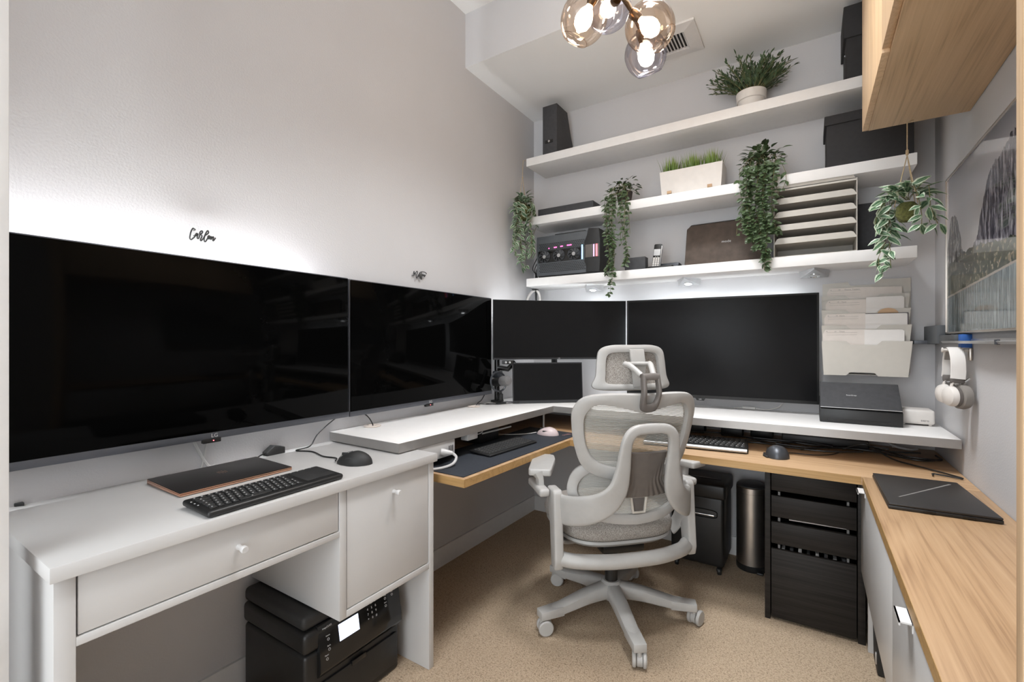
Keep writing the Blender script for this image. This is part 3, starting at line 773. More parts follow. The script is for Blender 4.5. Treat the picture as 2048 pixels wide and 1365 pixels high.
MB().box((1.835, -.006, .675), (1.905, -.0005, .75), .002).build('plate', 'rackmetal', t)
MB().box((1.855, -.009, .70), (1.885, -.005, .735), .002).build('socket', 'black', t)
cable('white cord loop by the wall outlet', [(1.87, -.04, .69), (1.90, -.08, .675), (1.95, -.09, .668), (1.98, -.06, .668)], .005, 'trim')
cable('black laptop charging cord from the tangle to the right wall', [(1.70, -.30, ZL+.02), (1.78, -.28, ZL+.045), (1.86, -.36, ZL+.012), (1.95, -.44, ZL+.006), (2.015, -.52, ZL+.006), (2.025, -.545, ZL+.006), (1.985, -.53, ZL+.006), (1.955, -.52, ZL+.006), (1.950, -.545, ZL+.008)], .003)

# gaming laptop on the counter
cx, cy = 1.885, -.80
t = thing('laptop', 'closed matte black laptop with a silver slash on the oak counter', 'laptop', (cx, cy, ZL))
Q = [(1.773, -1.020), (2.012, -1.018), (1.985, -.553), (1.768, -.672)]
Q = [(1.772, -1.030), (2.010, -1.020), (1.990, -.665), (1.768, -.672)]
MB().prism(Q, lambda p, q, s: (p, q, ZL+.001+s*.010), .002).build('base', 'black', t)
MB().prism([(p+(.001 if p < 1.9 else -.001), q) for p, q in Q], lambda p, q, s: (p, q, ZL+.0115+s*.006), .002).build('lid', 'lidblack', t)
a, b = Vector((1.806, -.95, 0)), Vector((1.965, -.705, 0)); nn = Vector((.0018, -.0011, 0))
MB().add([a-nn+Vector((0, 0, ZL+.0179)), a+nn+Vector((0, 0, ZL+.0179)), b+nn*1.6+Vector((0, 0, ZL+.0179)), b-nn*1.6+Vector((0, 0, ZL+.0179))], [[0, 1, 2, 3]]).build('slash_mark', 'markdim', t, 0)
MB().box((1.85, -1.0285, ZL+.004), (1.875, -1.0255, ZL+.008)).build('port', 'gloss', t); MB().box((1.93, -1.0255, ZL+.004), (1.955, -1.0225, ZL+.008)).build('port', 'gloss', t)

# ------------------------------------------------------------------ monitors in the corner
a, b = Vector((.070, -.583, 0)), Vector((.672, -.080, 0)); dv = (b-a).normalized(); nv = Vector((dv.y, -dv.x, 0)); Wd = (b-a).length
t = thing('curved_monitor', 'curved ultrawide monitor across the corner above a portable screen', 'monitor', ((a+b)/2)[:2]+(ZR,))
def arc(s, off): 
    return a.lerp(b, s) - nv*(.040*(1-(2*s-1)**2)) + nv*off
def curved(z0, z1, o0, o1, s0=0, s1=1, n=24):
    mb = MB(); V = []; F = []
    for i in range(n+1):
        s = s0+(s1-s0)*i/n
        for z, o in ((z0, o0), (z0, o1), (z1, o1), (z1, o0)): V.append(arc(s, o)+Vector((0, 0, z)))
    for i in range(n):
        for j in range(4): F.append([i*4+j, i*4+(j+1) % 4, (i+1)*4+(j+1) % 4, (i+1)*4+j])
    F += [[3, 2, 1, 0], [n*4+j for j in range(4)]]
    return mb.add(V, F)
curved(1.037, 1.381, -.028, -.002).build('housing', 'bezel', t)
curved(1.049, 1.378, -.004, .001, .004, .996).build('screen', 'monscreen', t, 60)
c = arc(.5, 0)
ang = math.atan2(dv.y, dv.x)
MB().text('LG', .011, Matrix.Translation(arc(.5, .0005)+Vector((0, 0, 1.043))) @ Matrix.Rotation(ang, 4, 'Z') @ Matrix.Rotation(PI/2, 4, 'X')).build('logo', 'mark', t, 0)
pc_ = arc(.5, -.135)
st = MB(); st.cyl(pc_+Vector((0, 0, ZR)), pc_+Vector((0, 0, 1.24)), .018, 16); st.cyl(pc_+Vector((0, 0, 1.21)), arc(.5, -.025)+Vector((0, 0, 1.21)), .02, 12)
st.lathe([(0, 0), (.055, .0005), (.055, .008), (.03, .014), (0, .014)], pc_+Vector((0, 0, ZR)))
st.build('stand', 'blackm', t)
curved(1.335, 1.347, -.036, -.030, .06, .94).build('light_strip', 'ledb', t)

# portable screen below
a2, b2 = Vector((.170, -.530, 0)), Vector((.478, -.258, 0)); d2 = (b2-a2).normalized(); n2 = Vector((d2.y, -d2.x, 0))
t = thing('portable_screen', 'slim portable screen standing on the riser below the curved monitor', 'monitor', ((a2+b2)/2)[:2]+(ZR,))
def slab(mb, s0, s1, z0, z1, o0, o1, lean=.10):
    def f(s, z, o): return a2.lerp(b2, s)+n2*(o-lean*(z-ZR))+Vector((0, 0, z))
    V = [f(s, z, o) for o in (o0, o1) for (s, z) in ((s0, z0), (s1, z0), (s1, z1), (s0, z1))]
    return mb.add(V, [[3, 2, 1, 0], [4, 5, 6, 7], [0, 1, 5, 4], [1, 2, 6, 5], [2, 3, 7, 6], [3, 0, 4, 7]])
slab(MB(), 0, 1, ZR+.0015, 1.020, -.010, 0).build('housing', 'bezel', t)
slab(MB(), .012, .988, ZR+.018, 1.014, -.001, .0008).build('screen', 'monscreen', t, 0)
slab(MB(), .3, .7, ZR+.001, .90, -.053, -.046, -.2).build('stand', 'blackm', t)

# large flat monitor
t = thing('flat_monitor', 'large flat black monitor on the back wall between the chair and file rack', 'monitor', (1.16, -.1, .84))
rz = math.atan2(.06, .911)
c0 = Vector((1.1615, -.125, 1.1075)); m = Matrix.Translation(c0) @ Matrix.Rotation(rz, 4, 'Z')
w, h = .918, .534
MB(m).box((-w/2, .004, -h/2), (w/2, .034, h/2), .003).build('housing', 'bezel', t)
MB(m).box((-w/2, -.002, -h/2), (w/2, .006, h/2), .002).build('bezel', 'black', t)
MB(m).box((-w/2+.009, -.0035, -h/2+.016), (w/2-.009, .0, h/2-.009), .0005).build('screen', 'monscreen', t)
MB(m).prism([(-.085, -h/2-.012), (-.050, -h/2-.012), (-.042, -h/2+.001), (-.093, -h/2+.001)], lambda p, q, s: (p-.0, -.004+s*.012, q), .001).build('sensor_pod', 'black', t)
MB(m).text('LG', .010, Matrix.Translation((-.0675, -.0045, -h/2-.005)) @ Matrix.Rotation(PI/2, 4, 'X')).build('logo', 'mark', t, 0)
MB(m).box((-.18, .034, -.16), (.18, .075, .10), .01).build('wall_bracket', 'blackm', t)
l = MB(m); l.box((-w/2+.06, .036, h/2-.05), (w/2-.06, .040, h/2-.038)); l.box((-w/2+.02, .036, -h/2+.12), (-w/2+.032, .040, h/2-.09))
l.build('light_strip', 'ledb', t)
t = thing('cable_adapter', 'white inline cable adapter on the riser below the large flat monitor', 'adapter', (1.30, -.03, ZR))
MB().box((1.285, -.045, ZR+.0005), (1.345, -.025, ZR+.013), .003).build('block', 'paper', t)
MB().tube(catmull([(1.345, -.035, ZR+.006), (1.40, -.03, ZR+.004), (1.45, -.025, ZR+.02), (1.47, -.02, ZR+.05)], 6), .003, 6).build('cord', 'paper', t)
MB().tube(catmull([(1.285, -.035, ZR+.006), (1.26, -.045, ZR+.004), (1.245, -.055, ZR+.004)], 5), .0025, 6).build('lead', 'paper', t)

# microphone, camera and arm by the corner
mx, my = .092, -.600
t = thing('microphone', 'grey foam tipped microphone on a small black stand', 'microphone', (mx, my, ZR))
mx, my = .105, -.555
MB().lathe([(0, .0005), (.030, .0005), (.031, .006), (.026, .009), (.006, .011), (.006, .020), (.012, .022), (.012, .055), (.006, .058), (.006, .07)], (mx, my, ZR), n=24).build('stand', 'blackm', t)
MB().cyl((mx-.022, my, ZR+.042), (mx-.012, my, ZR+.042), .007, 10).build('knob', 'black', t)
ax = Vector((.93, -.30, .14)).normalized(); c = Vector((mx+.012, my-.01, ZR+.128))
MB().lathe([(0, -.075), (.022, -.072), (.026, -.03), (.026, .0), (.024, .003)], c, ax, 24).build('body', 'black', t)
MB().lathe([(.0255, .002), (.028, .006), (.029, .05), (.025, .062), (.012, .067), (0, .068)], c, ax, 24).build('foam_tip', 'greyfoam', t)
sd = ax.cross(Vector((0, 0, 1))).normalized(); upv = sd.cross(ax)
MB().tube([c-ax*.03+.055*(math.cos(k/28*2*PI)*sd+math.sin(k/28*2*PI)*upv) for k in range(28)], .0055, 8, True).build('shock_mount_ring', 'slate', t)
MB().tube([c-ax*.03-upv*.055, (mx, my, ZR+.07)], .005, 8).build('mount_arm', 'black', t)
t = thing('articulated_mount', 'jointed black monitor arm rising in the corner behind the microphone', 'monitor arm', (.045, -.50, ZR))
MB().cyl((.040, -.50, ZR), (.040, -.50, 1.05), .016, 14).build('pole', 'gloss', t)
MB().box((.015, -.53, ZR+.0005), (.068, -.47, ZR+.012), .003).build('base_plate', 'black', t)
MB().tube([(.04, -.50, .99), (.095, -.47, .98), (.13, -.44, 1.02)], .016, 10).build('arm', 'gloss', t)
MB().box((.03, -.535, .93), (.075, -.49, .97), .006).build('joint', 'slate', t)
t = thing('webcam', 'small black two-lens camera hanging below the curved monitor', 'camera', (.16, -.53, 1.02))
w = Matrix.Translation((.150, -.553, 1.024)) @ Matrix.Rotation(ang, 4, 'Z')
MB(w).box((-.032, -.010, -.011), (.032, .012, .0115), .003).build('body', 'black', t)
for x in (-.012, .010): MB(w).lathe([(0, 0), (.006, 0), (.006, .002), (.0045, .003), (0, .0015)], (x, -.010, 0), (0, -1, 0), 14).build('lens', 'alu', t)
cable('black cord trailing from the smaller television to the riser grommet', [(.03, -.60, .85), (.045, -.66, .815), (.052, -.71, .80), (.052, -.74, .76)], .0025)
cable('black cord looped around the microphone stand', [(.05, -.70, .80), (.09, -.66, .794), (.15, -.60, .794), (.20, -.53, .80), (.17, -.47, .80)], .0022)
cable('second black cord lying behind the microphone stand', [(.06, -.64, .793), (.10, -.56, .793), (.06, -.55, .793), (.10, -.52, .793), (.16, -.48, .793)], .0022)
t = thing('clip_lamp', 'white curved lamp neck below the bottom shelf in the corner', 'lamp', (.06, -.12, 1.40))
MB().tube(catmull([(.03, -.16, 1.30), (.035, -.14, 1.42), (.065, -.11, 1.474), (.10, -.10, 1.44), (.104, -.10, 1.30)], 8), .0085, 10).build('neck', 'pot', t)
MB().box((.055, -.125, 1.475), (.085, -.085, 1.4848), .003).build('clamp', 'blackm', t)
MB().tube([(.077, -.105, 1.476), (.077, -.105, 1.40), (.074, -.105, 1.33)], [.009, .006, .003], 8).build('stem', 'blackm', t)

# ------------------------------------------------------------------ floating shelves
for z, x0, x1, lab in ((2.236, .091, 1.951, 'top white floating shelf of the three on the back wall'),
                       (1.865, .091, 1.951, 'middle white floating shelf of the three on the back wall'),
                       (1.485, .091, 1.951, 'bottom white floating shelf just above the monitors')):
    tag(bx((x0, -.252, z), (x1, -.0005, z+.049), .0015).build('floating_shelf', 'shelf'), lab, 'shelf', 'floating shelves on the back wall')
for i, (x, lab) in enumerate(((.46, 'left wedge spotlight under the bottom shelf'), (1.02, 'middle wedge spotlight under the bottom shelf'), (1.60, 'right wedge spotlight under the bottom shelf, above the file rack'))):
    t = thing('spotlight', lab, 'lamp', (x, -.10, 1.485), 0, 'wedge spotlights under the shelf')
    A = [Vector((x-.062, -.055, 1.4845)), Vector((x+.062, -.055, 1.4845)), Vector((x, -.175, 1.4845))]
    B = [Vector((x-.058, -.040, 1.452)), Vector((x+.058, -.040, 1.452)), Vector((x, -.165, 1.478))]
    MB().add(A+B, [[0, 1, 2], [5, 4, 3], [0, 3, 4, 1], [1, 4, 5, 2], [2, 5, 3, 0]]).build('housing', 'alu', t, 20)
    nr = (B[1]-B[0]).cross(B[2]-B[0]).normalized(); nr = nr if nr.z < 0 else -nr
    cc = (B[0]+B[1]+B[2])/3+Vector((0, .012, 0)); cc = cc - nr*((cc-B[0]).dot(nr))
    MB().lathe([(.018, 0), (.025, 0), (.025, .003), (.020, .003)], cc, nr, 24, True).build('ring', 'chrome', t)
    MB().lathe([(0, .0005), (.019, .0005), (.019, .0012), (0, .0012)], cc, nr, 24).build('lens', 'puck' if i < 2 else 'lensoff', t, label='lit lens' if i < 2 else 'unlit lens')

Z1, Z2, Z3 = 1.5345, 1.9145, 2.2855
# --- top shelf
t = thing('magazine_file', 'charcoal magazine file at the left end of the top shelf', 'magazine file', (.25, -.13, Z3))
MB().prism([(-.243, 0), (-.02, 0), (-.02, .115), (-.045, .16), (-.10, .295), (-.243, .295)], lambda p, q, s: (.203+s*.097, p, Z3+q), .001).build('shell', 'cartonlt', t)
MB().box((.222, -.2465, Z3+.065), (.274, -.2425, Z3+.085), .001).build('label_holder', 'gloss', t)
MB().lathe([(0, 0), (.007, 0), (.006, .0015), (0, .002)], (.2475, -.2465, Z3+.076), (0, -1, 0), 12).build('rivet', 'chrome', t)
t = thing('potted_plant', 'bushy small-leaved plant in a white pot on the top shelf', 'plant', (1.335, -.13, Z3))
C = (1.335, -.13, Z3)
MB().lathe([(0, .001), (.056, .001), (.060, .06), (.066, .062), (.069, .102), (.064, .104), (.061, .098), (0, .092)], C, n=36).build('pot', 'pot', t)
MB().lathe([(0, .0925), (.061, .0985), (0, .0985)], C, n=20).build('soil', 'soil', t)
rr = random.Random(5); fl = MB(); stm = MB()
for i in range(120):
    az = rr.uniform(0, 2*PI); sp = rr.random()**.6; ln = rr.uniform(.13, .21)*(1-.22*sp)
    if math.cos(az) < -.5: ln *= 1.15
    d0 = Vector((math.cos(az)*sp*1.25, math.sin(az)*sp*.75, 1)).normalized()
    p0 = Vector(C)+Vector((math.cos(az)*.04*sp, math.sin(az)*.04*sp, .096)); P = []
    for k in range(6):
        u = k/5; P.append(p0+d0*ln*u+Vector((math.cos(az), math.sin(az)*.6, 0))*.035*u*u*sp-Vector((0, 0, .03*u*u*sp)))
    P = [Vector((p.x, min(p.y, -.012), min(p.z, ZS-.012))) for p in P]
    stm.tube(P, .0010, 4)
    for k in range(2, 6):
        for q in range(3):
            b0 = P[k-1].lerp(P[k], rr.random()); a3 = rr.uniform(0, 2*PI)
            dd = (P[k]-P[k-1]).normalized()*.9+Vector((math.cos(a3), math.sin(a3), .2))*.6
            fl.leaf(b0, dd, (rr.uniform(-.5, .5), rr.uniform(-.5, .5), 1), rr.uniform(.022, .034), rr.uniform(.007, .010), .1, .1)
fl.build('foliage', 'shrub', t, 0); stm.build('stem', 'stem', t)
for (x0, x1, y0, z1, lab) in ((1.705, 1.99, -.23, .325, 'tall black storage box at the right end of the top shelf'),):
    t = thing('storage_box', lab, 'storage box', (1.85, -.12, Z3))
    MB().box((x0+.012, y0, Z3+.001), (x1, -.012, Z3+z1-.003), .003).build('box', 'carton', t)
    MB().box((x0+.002, y0-.008, Z3+z1-.14), (x1, -.008, Z3+z1), .003).build('lid', 'carton', t)
    MB().lathe([(.008, 0), (.012, 0), (.012, .002), (.008, .002)], (x0+.0118, -.13, Z3+.16), (-1, 0, 0), 14, True).build('grommet', 'chrome', t)
# --- middle shelf
t = thing('media_box', 'flat black box lying on the middle shelf', 'box', (.37, -.12, Z2))
MB().box((.165, -.235, Z2+.001), (.53, -.03, Z2+.044), .002).build('box', 'cartonlt', t)
t = thing('grass_planter', 'white trough of artificial grass on the middle shelf', 'planter', (1.055, -.15, Z2))
V = MB()
o = [(.912, -.205), (1.206, -.205), (1.206, -.085), (.912, -.085)]; u = [(.903, -.212), (1.215, -.212), (1.215, -.078), (.903, -.078)]
i_ = [(.909, -.206), (1.209, -.206), (1.209, -.084), (.909, -.084)]
V.add([(x, y, Z2+.012) for x, y in o]+[(x, y, Z2+.135) for x, y in u]+[(x, y, Z2+.135) for x, y in i_]+[(x, y, Z2+.11) for x, y in i_],
      [[3, 2, 1, 0]]+[[k, (k+1) % 4, 4+(k+1) % 4, 4+k] for k in range(4)]+[[4+k, 4+(k+1) % 4, 8+(k+1) % 4, 8+k] for k in range(4)]+[[8+k, 8+(k+1) % 4, 12+(k+1) % 4, 12+k] for k in range(4)]+[[12, 13, 14, 15]])
V.build('trough', 'pot', t, 0)
for x in (.955, 1.155):
    MB().box((x-.011, -.222, Z2+.0008), (x+.011, -.072, Z2+.012), .001).box((x-.011, -.222, Z2+.0008), (x+.011, -.2135, Z2+.026), .001).build('foot', 'oakx', t, label='small wooden foot')
g = MB(); rr = random.Random(2)
for i in range(620):
    cl = (.955, 1.06, 1.155)[i % 3]
    x = cl+rr.gauss(0, .022); x = min(max(x, .915), 1.20); y = -.145+rr.gauss(0, .022); y = min(max(y, -.198), -.092)
    ln = rr.uniform(.075, .125)*(1-abs(x-cl)*3.5); az = math.atan2(y+.145, x-cl)+rr.uniform(-.6, .6); ou = rr.uniform(.1, .5)*(abs(x-cl)*14+.3)
    b0 = Vector((x, y, Z2+.112)); od = Vector((math.cos(az), math.sin(az), 0)); sd = Vector((-od.y, od.x, 0))*.0020
    p1 = b0+Vector((0, 0, ln*.5))+od*ou*ln*.3; p2 = b0+Vector((0, 0, ln))+od*ou*ln*.85
    g.add([b0-sd, b0+sd, p1+sd*.8, p1-sd*.8, p2], [[0, 1, 2, 3], [3, 2, 4]], [0, 0, .5, .5, 1])
g.build('grass_tuft', 'grass', t, 0)
t = thing('storage_box', 'wide black lidded storage box on the middle shelf under the top shelf', 'storage box', (1.79, -.12, Z2))
MB().box((1.645, -.236, Z2+.001), (1.944, -.01, Z2+.225), .003).build('box', 'carton', t)
MB().box((1.637, -.243, Z2+.188), (1.948, -.006, Z2+.230), .003).build('lid', 'carton', t)

def trailing(name, label, top, pot, vines, mat, potmat, leafs, seed, crown, tip=.9, spread=.09, group=None, limit=None):
    pass

def vine_plant(t, c, seed, nvines, lens, rad, leaf, mat, front, crown_n, crown_r, xlim, hang_dir=None, up=.05, zmin=0, shelf=False):
    """stems springing from c, arching over and hanging; front = direction mostly grown towards"""
    rr = random.Random(seed); fl = MB(); st = MB()
    fx, fy = front
    for v in range(nvines):
        az = math.atan2(fy, fx)+rr.uniform(-1.5, 1.5) if (fx or fy) else rr.uniform(0, 2*PI)
        R0 = rad*rr.uniform(.55, 1.05); ln = rr.uniform(*lens)
        P = []; n = max(6, int(ln/.022))
        wob = rr.uniform(0, 6)
        for k in range(n+1):
            u = k/n; dist = u*(ln+R0)
            if dist < R0: hx = dist; z = up*math.sin(PI*dist/R0)
            else: hx = R0+.012*math.sin(wob+dist*22); z = -(dist-R0)
            p = Vector((c[0]+math.cos(az)*hx+.008*math.sin(wob*2+dist*30), c[1]+math.sin(az)*hx, c[2]+z))
            p.x = min(max(p.x, xlim[0]), xlim[1]); p.y = min(p.y, xlim[2])
            if shelf and p.z < c[2]-.02: p.y = min(p.y, -.275)
            P.append(p)
        st.tube(P, .0012, 4)
        for k in range(1, n+1):
            u = k/n
            for sgn in (1, -1):
                if rr.random() < .22: continue
                tdir = (P[k]-P[k-1]).normalized(); a3 = rr.uniform(0, 2*PI)
                out = Vector((math.cos(a3), math.sin(a3)*.8-.35, rr.uniform(-.5, .35)))
                l = leaf[0]*rr.uniform(.75, 1.15)*(1-.25*u)
                b0 = P[k]+Vector((rr.uniform(-.004, .004), rr.uniform(-.004, .004), 0))
                e = b0+out.normalized()*l
                if e.x < xlim[0]-.02 or e.x > xlim[1]+.02: out.x = -out.x
                if e.y > xlim[2] or (shelf and P[k].z < c[2]-.02): out.y = -abs(out.y)
                fl.leaf(b0, out+tdir*.45, Vector((rr.uniform(-.6, .6), -.8+rr.uniform(-.5, .5), .7)), l, l*leaf[1], .12, .25)
    for i in range(crown_n):
        az = rr.uniform(0, 2*PI); el = rr.uniform(-.1, 1.3); r0 = crown_r*rr.uniform(.2, 1)
        b0 = Vector(c)+Vector((math.cos(az)*math.cos(el)*r0, math.sin(az)*math.cos(el)*r0*.8, math.sin(el)*r0*.9+.005))
        b0.x = min(max(b0.x, xlim[0]), xlim[1]); b0.y = min(b0.y, xlim[2])
        out = Vector((math.cos(az), math.sin(az), rr.uniform(-.2, .7))); l = leaf[0]*rr.uniform(.8, 1.15)
        e = b0+out.normalized()*l
        if e.x < xlim[0]-.02 or e.x > xlim[1]+.02: out.x = -out.x
        if e.y > xlim[2]: out.y = -abs(out.y)
        fl.leaf(b0, out, (rr.uniform(-.4, .4), rr.uniform(-.7, .1), 1), l, l*leaf[1], .12, .25)
    fl.build('foliage', mat, t, 0); st.build('stem', 'stem', t)

t = thing('trailing_plant', 'trailing ivy on the middle shelf right of the flat black box', 'plant', (.70, -.19, Z2))
MB().lathe([(0, .001), (.035, .001), (.045, .07), (.042, .072), (0, .066)], (.70, -.185, Z2), n=20).build('pot', 'darkpot', t)
vine_plant(t, (.695, -.19, Z2+.068), 21, 9, (.12, .32), .085, (.032, .60), 'ivy', (0, -1), 85, .09, (.60, .80, -.03), shelf=True)
vx = MB(); fl = MB(); rr = random.Random(8)
for (x, zend) in ((.655, 1.40), (.665, 1.46), (.74, 1.56), (.635, 1.52)):
    P = catmull([(x+.02, -.20, 1.98), (x+.005, -.285, 1.94), (x-.005, -.285, 1.75), (x+.012, -.283, 1.62), (x-.004, -.285, zend)], 9)
    vx.tube(P, .0012, 4)
    for k in range(8, len(P)):
        for sg in (1, -1):
            a3 = rr.uniform(0, 2*PI); out = Vector((math.cos(a3), math.sin(a3)*.6-.4, -.2+rr.uniform(-.5, .3)))
            fl.leaf(P[k], out, (rr.uniform(-.5, .5), -1, .5), rr.uniform(.022, .03), rr.uniform(.013, .018), .1, .2)
fl.build('foliage', 'ivy', t, 0); vx.build('stem', 'stem', t)

t = thing('trailing_plant', 'fuller trailing ivy on the middle shelf right of the grass trough', 'plant', (1.40, -.19, Z2))
MB().lathe([(0, .001), (.04, .001), (.05, .075), (.047, .077), (0, .07)], (1.395, -.185, Z2), n=20).build('pot', 'darkpot', t)
vine_plant(t, (1.390, -.19, Z2+.075), 33, 13, (.10, .36), .095, (.040, .56), 'ivy', (0, -1), 105, .115, (1.285, 1.495, -.03), shelf=True)
vx = MB(); fl = MB()
for (x, zend) in ((1.40, 1.475), (1.405, 1.52), (1.345, 1.62), (1.375, 1.58), (1.44, 1.66), (1.33, 1.70)):
    P = catmull([(x+.0, -.20, 1.99), (x+.005, -.29, 1.95), (x-.005, -.288, 1.78), (x+.012, -.286, 1.66), (x+.004, -.285, zend)], 9)
    vx.tube(P, .0012, 4)
    for k in range(6, len(P)):
        for sg in (1, -1, 0):
            a3 = rr.uniform(0, 2*PI); out = Vector((math.cos(a3), math.sin(a3)*.6-.4, -.2+rr.uniform(-.5, .3)))
            fl.leaf(P[k], out, (rr.uniform(-.5, .5), -1, .5), rr.uniform(.026, .036), rr.uniform(.014, .02), .1, .2)
P = catmull([(1.39, -.19, 2.0), (1.383, -.2, 2.04), (1.39, -.2, 2.085)], 5); vx.tube(P, .0012, 4)
for k in range(3, len(P)):
    for sg in (1, -1): fl.leaf(P[k], (sg, -.3, .6), (0, -1, .5), .03, .015)
fl.build('foliage', 'ivy', t, 0); vx.build('stem', 'stem', t)

# hanging plants
hx, hy = .088, -.285
t = thing('hanging_plant', 'variegated plant hanging by twine from the left end of the top shelf', 'plant', (hx, hy, 1.90))
st = MB(); st.tube([(.0895, -.2555, 2.274), (.074, -.262, 2.275), (.074, -.270, 2.18), (.0755, -.272, 2.165)], .0016, 6)
for dx, dy in ((-.022, -.01), (.022, -.012), (.002, .02)): st.tube([(.0755, -.272, 2.17), (hx+dx, hy+dy, 2.02), (hx+dx*1.6, hy+dy*1.6, 1.95)], .0014, 5)
st.lathe([(0, -.006), (.004, -.004), (.004, .004), (0, .006)], (.0755, -.272, 2.165), n=8)
st.build('twine', 'twine', t)
MB().lathe([(0, -.055), (.03, -.048), (.052, -.01), (.048, .025), (.03, .04), (0, .044)], (hx, hy, 1.945), n=18).build('moss_ball', 'moss', t)
vine_plant(t, (hx+.002, hy-.01, 1.985), 41, 12, (.14, .40), .072, (.056, .46), 'vleaf', (0, 0), 44, .08, (.045, .165, -.03), up=.03)

hx, hy = 1.874, -.585
t = thing('hanging_plant', 'large-leaved variegated plant hanging from the oak wall cabinet', 'plant', (hx, hy, 1.6))
st = MB(); st.tube([(hx+.02, hy+.02, 1.9335), (hx, hy, 1.922), (hx, hy, 1.80)], .0018, 6)
st.lathe([(0, -.012), (.0045, -.008), (.0045, .008), (0, .012)], (hx, hy, 1.815), n=8)
for dx, dy in ((-.03, .0), (.022, .02), (.02, -.025)): st.tube([(hx, hy, 1.805), (hx+dx*.5, hy+dy*.5, 1.73), (hx+dx*1.2, hy+dy*1.2, 1.625)], .0016, 5)
st.build('twine', 'twine', t)
MB().lathe([(0, -.04), (.022, -.035), (.034, -.01), (.031, .016), (.02, .03), (0, .034)], (hx, hy, 1.605), n=18).build('moss_ball', 'moss', t)
vine_plant(t, (hx, hy, 1.645), 57, 9, (.08, .30), .085, (.066, .44), 'vleaf', (0, 0), 26, .062, (1.780, 1.965, -.46), up=.045)

# --- bottom shelf
t = thing('desktop_computer', 'black computer tower with three fans and pink lights on the bottom shelf', 'computer', (.37, -.13, Z1))
x0, x1, y0, y1, z0, z1 = .150, .560, -.232, -.03, Z1+.012, Z1+.256
MB().box((x0, y0+.006, z0), (x1-.055, y1, z1), .004).build('case', 'pcgrey', t)
fr = MB().prism([(x1-.075, z0), (x1+.008, z0), (x1+.012, z0+.06), (x1+.012, z1-.06), (x1+.005, z1+.004), (x1-.06, z1+.012), (x1-.07, z1-.03), (x1-.085, z1-.065), (x1-.085, z0+.065), (x1-.075, z0+.035)], lambda p, q, s: (p, y0-.002+s*(y1-y0), q), .002).build('front_panel', 'blackm', t)
MB().box((x1-.078, y0-.0035, z0+.085), (x1+.006, y0-.0015, z1-.085), .0005).build('light_panel', 'chairdk', fr)
MB().box((x1-.012, y0-.0045, z0+.087), (x1-.003, y0-.003, z1-.087)).build('light_bar', 'rgbred', fr)
MB().box((x1-.028, y0-.0045, z0+.087), (x1-.022, y0-.003, z1-.087)).build('light_bar', 'rgbviolet', fr)
MB().box((x1-.105, y0+.003, z0+.080), (x1-.098, y0+.0058, z1-.080)).build('light_bar', 'rgbblue', t)
MB().box((x0+.01, y0+.012, Z1+.0005), (x1+.01, y1-.01, z0+.001), .003).build('foot_plate', 'black', t)
MB().box((x0+.12, y0+.02, z1), (x1-.09, y1-.02, z1+.008), .002).build('top_cover', 'blackm', t)
g = MB()
for r, zz in enumerate([z1-.050-.0095*k for k in range(5)]+[z0+.022+.0095*k for k in range(6)]):
    for k in range(24):
        xx = x0+.020+k*.0128+(.0064 if r % 2 else 0)
        g.box((xx, y0+.0045, zz-.0022), (xx+.0088, y0+.0064, zz+.0022))
g.build('vent_slot', 'black', t, 0)
MB().box((x0+.012, y0+.0048, z0+.080), (x1-.108, y0+.0064, z0+.152), .0005).build('fan_window', 'gloss', t)
for i in range(3):
    fx = x0+.058+i*.099; fz = z0+.116
    f = MB()
    for b_ in range(9):
        a0 = b_*2*PI/9
        f.grid(lambda u, v: (fx+(.010+.027*v)*math.cos(a0+u*.55+.5*v), y0+.0035-.0035*u, fz+(.010+.027*v)*math.sin(a0+u*.55+.5*v)), 2, 4)
    f = f.build('fan', 'bezel', t, 0)
    MB().tube([(fx+.0385*math.cos(k/20*2*PI), y0+.002, fz+.0345*math.sin(k/20*2*PI)) for k in range(20)], .0015, 5, True).build('fan_ring', 'slate', f)
    MB().lathe([(0, 0), (.011, 0), (.011, .004), (0, .0045)], (fx, y0+.001, fz), (0, -1, 0), 16).build('fan_hub', 'alu', f)
for k, (xx, ww) in enumerate(((.235, .006), (.272, .02), (.315, .018), (.36, .03))):
    MB().box((xx, y0+.0035, z0+.163+k*.0018), (xx+ww, y0+.0058, z0+.169+k*.0018), .001).build('light_spot', 'rgbpink', t)
for i in range(4):
    cable('black lead dangling beside the computer tower on the bottom shelf', [(.148, -.14-.02*i, Z1+.10+.015*i), (.125-.004*i, -.15-.02*i, Z1+.07), (.120+.005*i, -.17-.015*i, Z1+.03), (.135, -.18-.012*i, Z1+.0035)], .0028, 'black', 'leads beside the computer tower')
t = thing('speaker_box', 'small dark rectangular box on the bottom shelf left of the phone', 'box', (.76, -.16, Z1))
MB().box((.705, -.20, Z1+.001), (.822, -.145, Z1+.076), .004).build('box', 'cartonlt', t)
MB().box((.690, -.19, Z1+.030), (.706, -.165, Z1+.042), .003).build('side_button', 'blackm', t)
t = thing('cordless_phone', 'cordless phone standing in its charging base on the bottom shelf', 'phone', (.89, -.16, Z1))
MB().box((.838, -.212, Z1+.001), (.970, -.125, Z1+.016), .006, 3).build('charging_base', 'black', t)
MB().box((.88, -.125, Z1+.001), (.985, -.06, Z1+.040), .008, 3).build('answering_unit', 'slate', t)
m = Matrix.Translation((.872, -.170, Z1+.010)) @ Matrix.Rotation(R(-9), 4, 'X') @ Matrix.Rotation(R(4), 4, 'Y')
h = MB(m).box((-.022, -.012, .0), (.022, .014, .135), .008, 3).build('handset', 'black', t)
MB(m).box((-.018, -.0135, .068), (.018, -.0115, .104), .001).build('display', 'mark', h)
k = MB(m)
